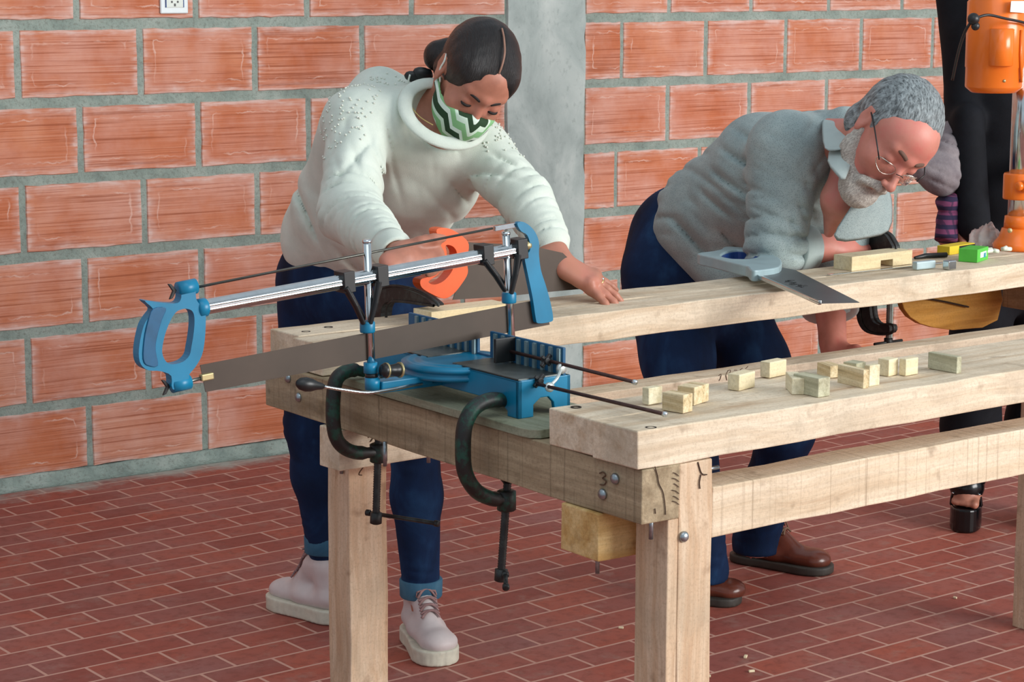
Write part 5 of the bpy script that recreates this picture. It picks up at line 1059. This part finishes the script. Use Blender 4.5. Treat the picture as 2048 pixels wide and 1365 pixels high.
for c_ in (aR_, aL_): z0 = c_[2]-.040; Jm.put([c_[0]-.13, c_[1]-.13, 0], [c_[0]+.13, c_[1]+.13, z0+.06], lambda X, Y, Z: Z-z0+0*X+0*Y, .003, 's', 0)
V, F_ = Jm.mesh(); jm = fastobj('jeans', V, F_, M_denim, mroot, 1)
M_brown = plain('brown_leather', srgb(98, 50, 36), .28, 0, .22, 22, .08); M_bsole = plain('dark_sole', srgb(58, 54, 48), .6); M_blace = plain('brown_lace', srgb(120, 92, 72), .8)
t1 = atz(1664, 1150, 0); h1 = atz(1462, 1118, 0); shoe(mroot, h1, t1, 1, M_brown, M_bsole, M_blace, wd=.052, style='shoe', hgt=.092)
t2 = atz(1484, 1208, 0); h2 = np.array([aR_[0], aR_[1], 0])+unit(np.array([aR_[0], aR_[1], 0])-t2)*.09; shoe(mroot, h2, t2, 1, M_brown, M_bsole, M_blace, wd=.050, style='shoe', hgt=.092)
# ------------------------------------------------------------------ person in black behind the drill press
broot = thing('person', 'person in black clothes and platform sandals standing behind the drill press', 'person', atz(1930, 1060, 0), 0)
Zb = 5.84
b = lambda x, y, z=0.: pt(x, y, Zb+z)
M_bl2 = cloth('black_cloth', srgb(13, 14, 19), srgb(22, 24, 30), .8, 14., 500., .3, sheen=0.); M_gsl = cloth('grey_mesh_sleeve', srgb(120, 112, 116), srgb(150, 142, 144), .9, 30., 260., .6)
BH = Head(b(2010, -270, .05), (.96, -.05, -.1), (.05, .98, .12), 1.)
Fk = Field(None, None, None, ax=[axis_steps([(4.00, 4.92, .007)]), axis_steps([(-2.32, -1.66, .006)]), axis_steps([(.0, .14, .003), (.14, 1.50, .010), (1.50, 2.0, .0042)])])
BH.build(Fk, .92, .95)
bhip = [b(1965, 520), b(2075, 520, .1)]; bft = [b(1935, 985, .22), b(2065, 975, .36)]
Fk.poly([BH.p(0, -.03, -.05), b(2010, -120, .08), b(2000, 120, .03), b(2010, 330, .05), b(2015, 500, .05)], [.05, .055, .11, .10, .12], .03)
shk = [b(1915, -60, .05), b(2110, -50, .15)]; elk = [b(1932, 195, -.02), b(2140, 180, .15)]; wrk = [b(1900, 430, -.12), b(2080, 330, -.15)]
for i in (0, 1): Fk.poly([b(2010, -80, .08), shk[i], elk[i], wrk[i]], [.05, .045, .036, .026], .02); Fk.poly([bhip[i], bhip[i]*.5+bft[i]*.5, bft[i]], [.07, .048, .034], .02)
hand(Fk, wrk[0], CU*-1-CR*.1+CF*.2, -CR-CF*.5, -CF+CR*.3, .9, (.5, .6, .4), .08, .3, wr=.024); hand(Fk, wrk[1], -CU*.3-CR*.6-CF*.5, CU, -CF-CR*.3, .9, (.5, .6, .4), .08, .3, wr=.024)
tdir = unit(atz(1930, 1085, 0)-atz(1938, 1040, 0)); sdir = np.array([-tdir[1], tdir[0], 0.]); fc = [atz(1931, 1052, 0), atz(2075, 1045, 0)]
for c_, q in ((fc[0], 0), (fc[1], 1)):
    Fk.cone(bft[q], c_+EZ*.105-tdir*.02, .030, .026, .03); Fk.cone(c_+EZ*.10-tdir*.01, c_+EZ*.088+tdir*.045, .034, .026, .02, flat=EZ, fr=.7)
    for j, (o_, r_2) in enumerate(((.024, .0135), (.006, .0105), (-.008, .0098), (-.021, .0090), (-.032, .0080))): Fk.cone(c_+sdir*o_*(1 if q == 0 else -1)+tdir*.045+EZ*.086, c_+sdir*o_*1.05*(1 if q == 0 else -1)+tdir*(.076-abs(o_-.02)*.3)+EZ*.080, r_2, r_2*.9, .003)
V, F_ = Fk.mesh(); kb_ = fastobj('body', V, F_, M_skin, broot, 1)
Kh = Field(BH.c-.2, BH.c+.2, .006); BH.E(Kh, 0, -.022, .034, (.083, .103, .095), .01); BH.E(Kh, 0, -.060, -.060, (.075, .055, .10), .02); BH.E(Kh, 0, .108, -.024, (.084, .088, .096), .010, 's')
V, F_ = Kh.mesh(); fastobj('hair', V, F_, M_hair, broot, 1, BH.loc)
Kc = Field([3.98, -2.36, .02], [4.95, -1.62, 1.68], .0075)
Kc.poly([b(2010, -110, .08), b(2000, 60, .03), b(2005, 230, .03), b(2015, 400, .05), b(2020, 520, .06)], [.07, .135, .125, .135, .150], .05)
for i in (0, 1): Kc.poly([shk[i], shk[i]*.0+elk[i]*1.], [.066, .050], .03)
Kc.cone(b(1936, 80, -.02), b(1932, 225, .0), .05, .045, .04); Kc.cone(elk[0], b(1922, 262, -.05), .050, .046, .02); Kc.cone(b(1936, 240, -.10), b(1946, 450, -.16), .044, .046, .03); Kc.cone(b(1960, 330, 0), b(1985, 450, 0), .06, .06, .05)
Kc.poly([bhip[0], b(1962, 700, .06), b(1941, 850, .13), b(1938, 975, .21)], [.10, .080, .076, .070], .04); Kc.poly([bhip[1], b(2080, 700, .16), b(2070, 850, .22), b(2068, 985, .34)], [.10, .082, .078, .070], .04)
Kc.put([3.9, -2.5, 0], [5, -1.5, 1.8], lambda X, Y, Z: .003*wob(34., 5)(X, Y, Z), op='add', m=0); Kc.cone(b(2010, -260, .06), b(2010, -130, .04), .09, .06, .01, 's')
Kc.put([3.9, -2.5, 0], [5, -1.5, .30], lambda X, Y, Z: .175-Z+0*X+0*Y, .004, 'i', 0)
V, F_ = Kc.mesh(); kc = fastobj('black_outfit', V, F_, M_bl2, broot, 1)
Ks = Field([3.90, -2.50, .70], [4.6, -1.70, 1.30], .005)
Ks.poly([b(1908, 262, -.06), b(1893, 310, -.10), b(1884, 355, -.14)], [.034, .044, .052], .03); Ks.cone(b(1850, 335, -.14), b(1898, 352, -.10), .040, .044, .03)
for c_ in (b(1880, 360, -.15), b(1900, 280, -.12)): folds(Ks, c_, CU+CR*.4, .03, .008, .09, 3)
V, F_ = Ks.mesh(); ks = fastobj('grey_sleeve', V, F_, M_gsl, kc, 1)
def plaid():
    m, nt, b_ = mat('purple_plaid'); t = NT(nt); P = t.sep(t.co()); a = t.math('PINGPONG', t.math('MULTIPLY', P[2], 1.), .012); c_ = t.math('PINGPONG', P[0], .010)
    col = t.mix(t.ramp(t.math('MULTIPLY', a, 80.), [(.42, 0.), (.5, 1.)]), srgb(44, 34, 66), srgb(120, 60, 96)); col = t.mix(t.ramp(t.math('MULTIPLY', c_, 100.), [(.7, 0.), (.76, .6)]), col, srgb(28, 30, 60)); t.l(col, b_.inputs['Base Color']); b_.inputs['Roughness'].default_value = .9; return m
obj('plaid_cuff', tube(smoothc([b(1892, 398, -.16), b(1900, 425, -.14), b(1895, 452, -.15), b(1892, 480, -.16)], 4), [.030]*4+[.034]*4+[.031]*5, 16), plaid(), kc, True)
M_pvc = plain('black_patent', srgb(12, 13, 15), .22, 0, .1)
for c_, q in ((fc[0], 0), (fc[1], 1)):
    outl = []
    for a in np.linspace(0, 2*math.pi, 28, endpoint=False): x = math.cos(a); y = math.sin(a); outl.append(c_+tdir*(.010+.085*x if x > 0 else .010+.13*x)+sdir*.044*np.sign(y)*abs(y)**.7)
    s_ = obj('platform_sandal', prism([o_+EZ*.001 for o_ in outl], EZ*.068), M_pvc, broot, bevel=.006, seg=3)
    obj('toe_strap', tube(smoothc([c_+sdir*.042+EZ*.066+tdir*.015, c_+sdir*.032+EZ*.108+tdir*.018, c_+EZ*.122+tdir*.022, c_-sdir*.034+EZ*.106+tdir*.018, c_-sdir*.042+EZ*.066+tdir*.015], 5), .014, 10, sx=.35, sy=1.25, up=tdir), M_pvc, s_, True)
    obj('ankle_upper', lathe(c_+tdir*.006+EZ*.104, EZ-tdir*.30, [(0, .030), (.001, .044), (.020, .049), (.050, .060), (.085, .072), (.087, .066)], 28), M_pvc, s_, True)
    obj('vamp', ball(c_+tdir*.006+EZ*.116, .054, 20, (.92, 1.05, .86), [sdir, tdir, EZ]), M_pvc, s_, True)
    st = [(c_+sdir*o_+EZ*(.122-abs(o_)**2*14)+tdir*(.056-abs(o_)*.35)) for o_ in np.linspace(-.036, .036, 8)]
    tag(obj('studs', join(*[ball(p_, .0038, 8, (1.3, 1, .8)) for p_ in st]), M_chrome, s_, True), None, None, None, 'stuff')
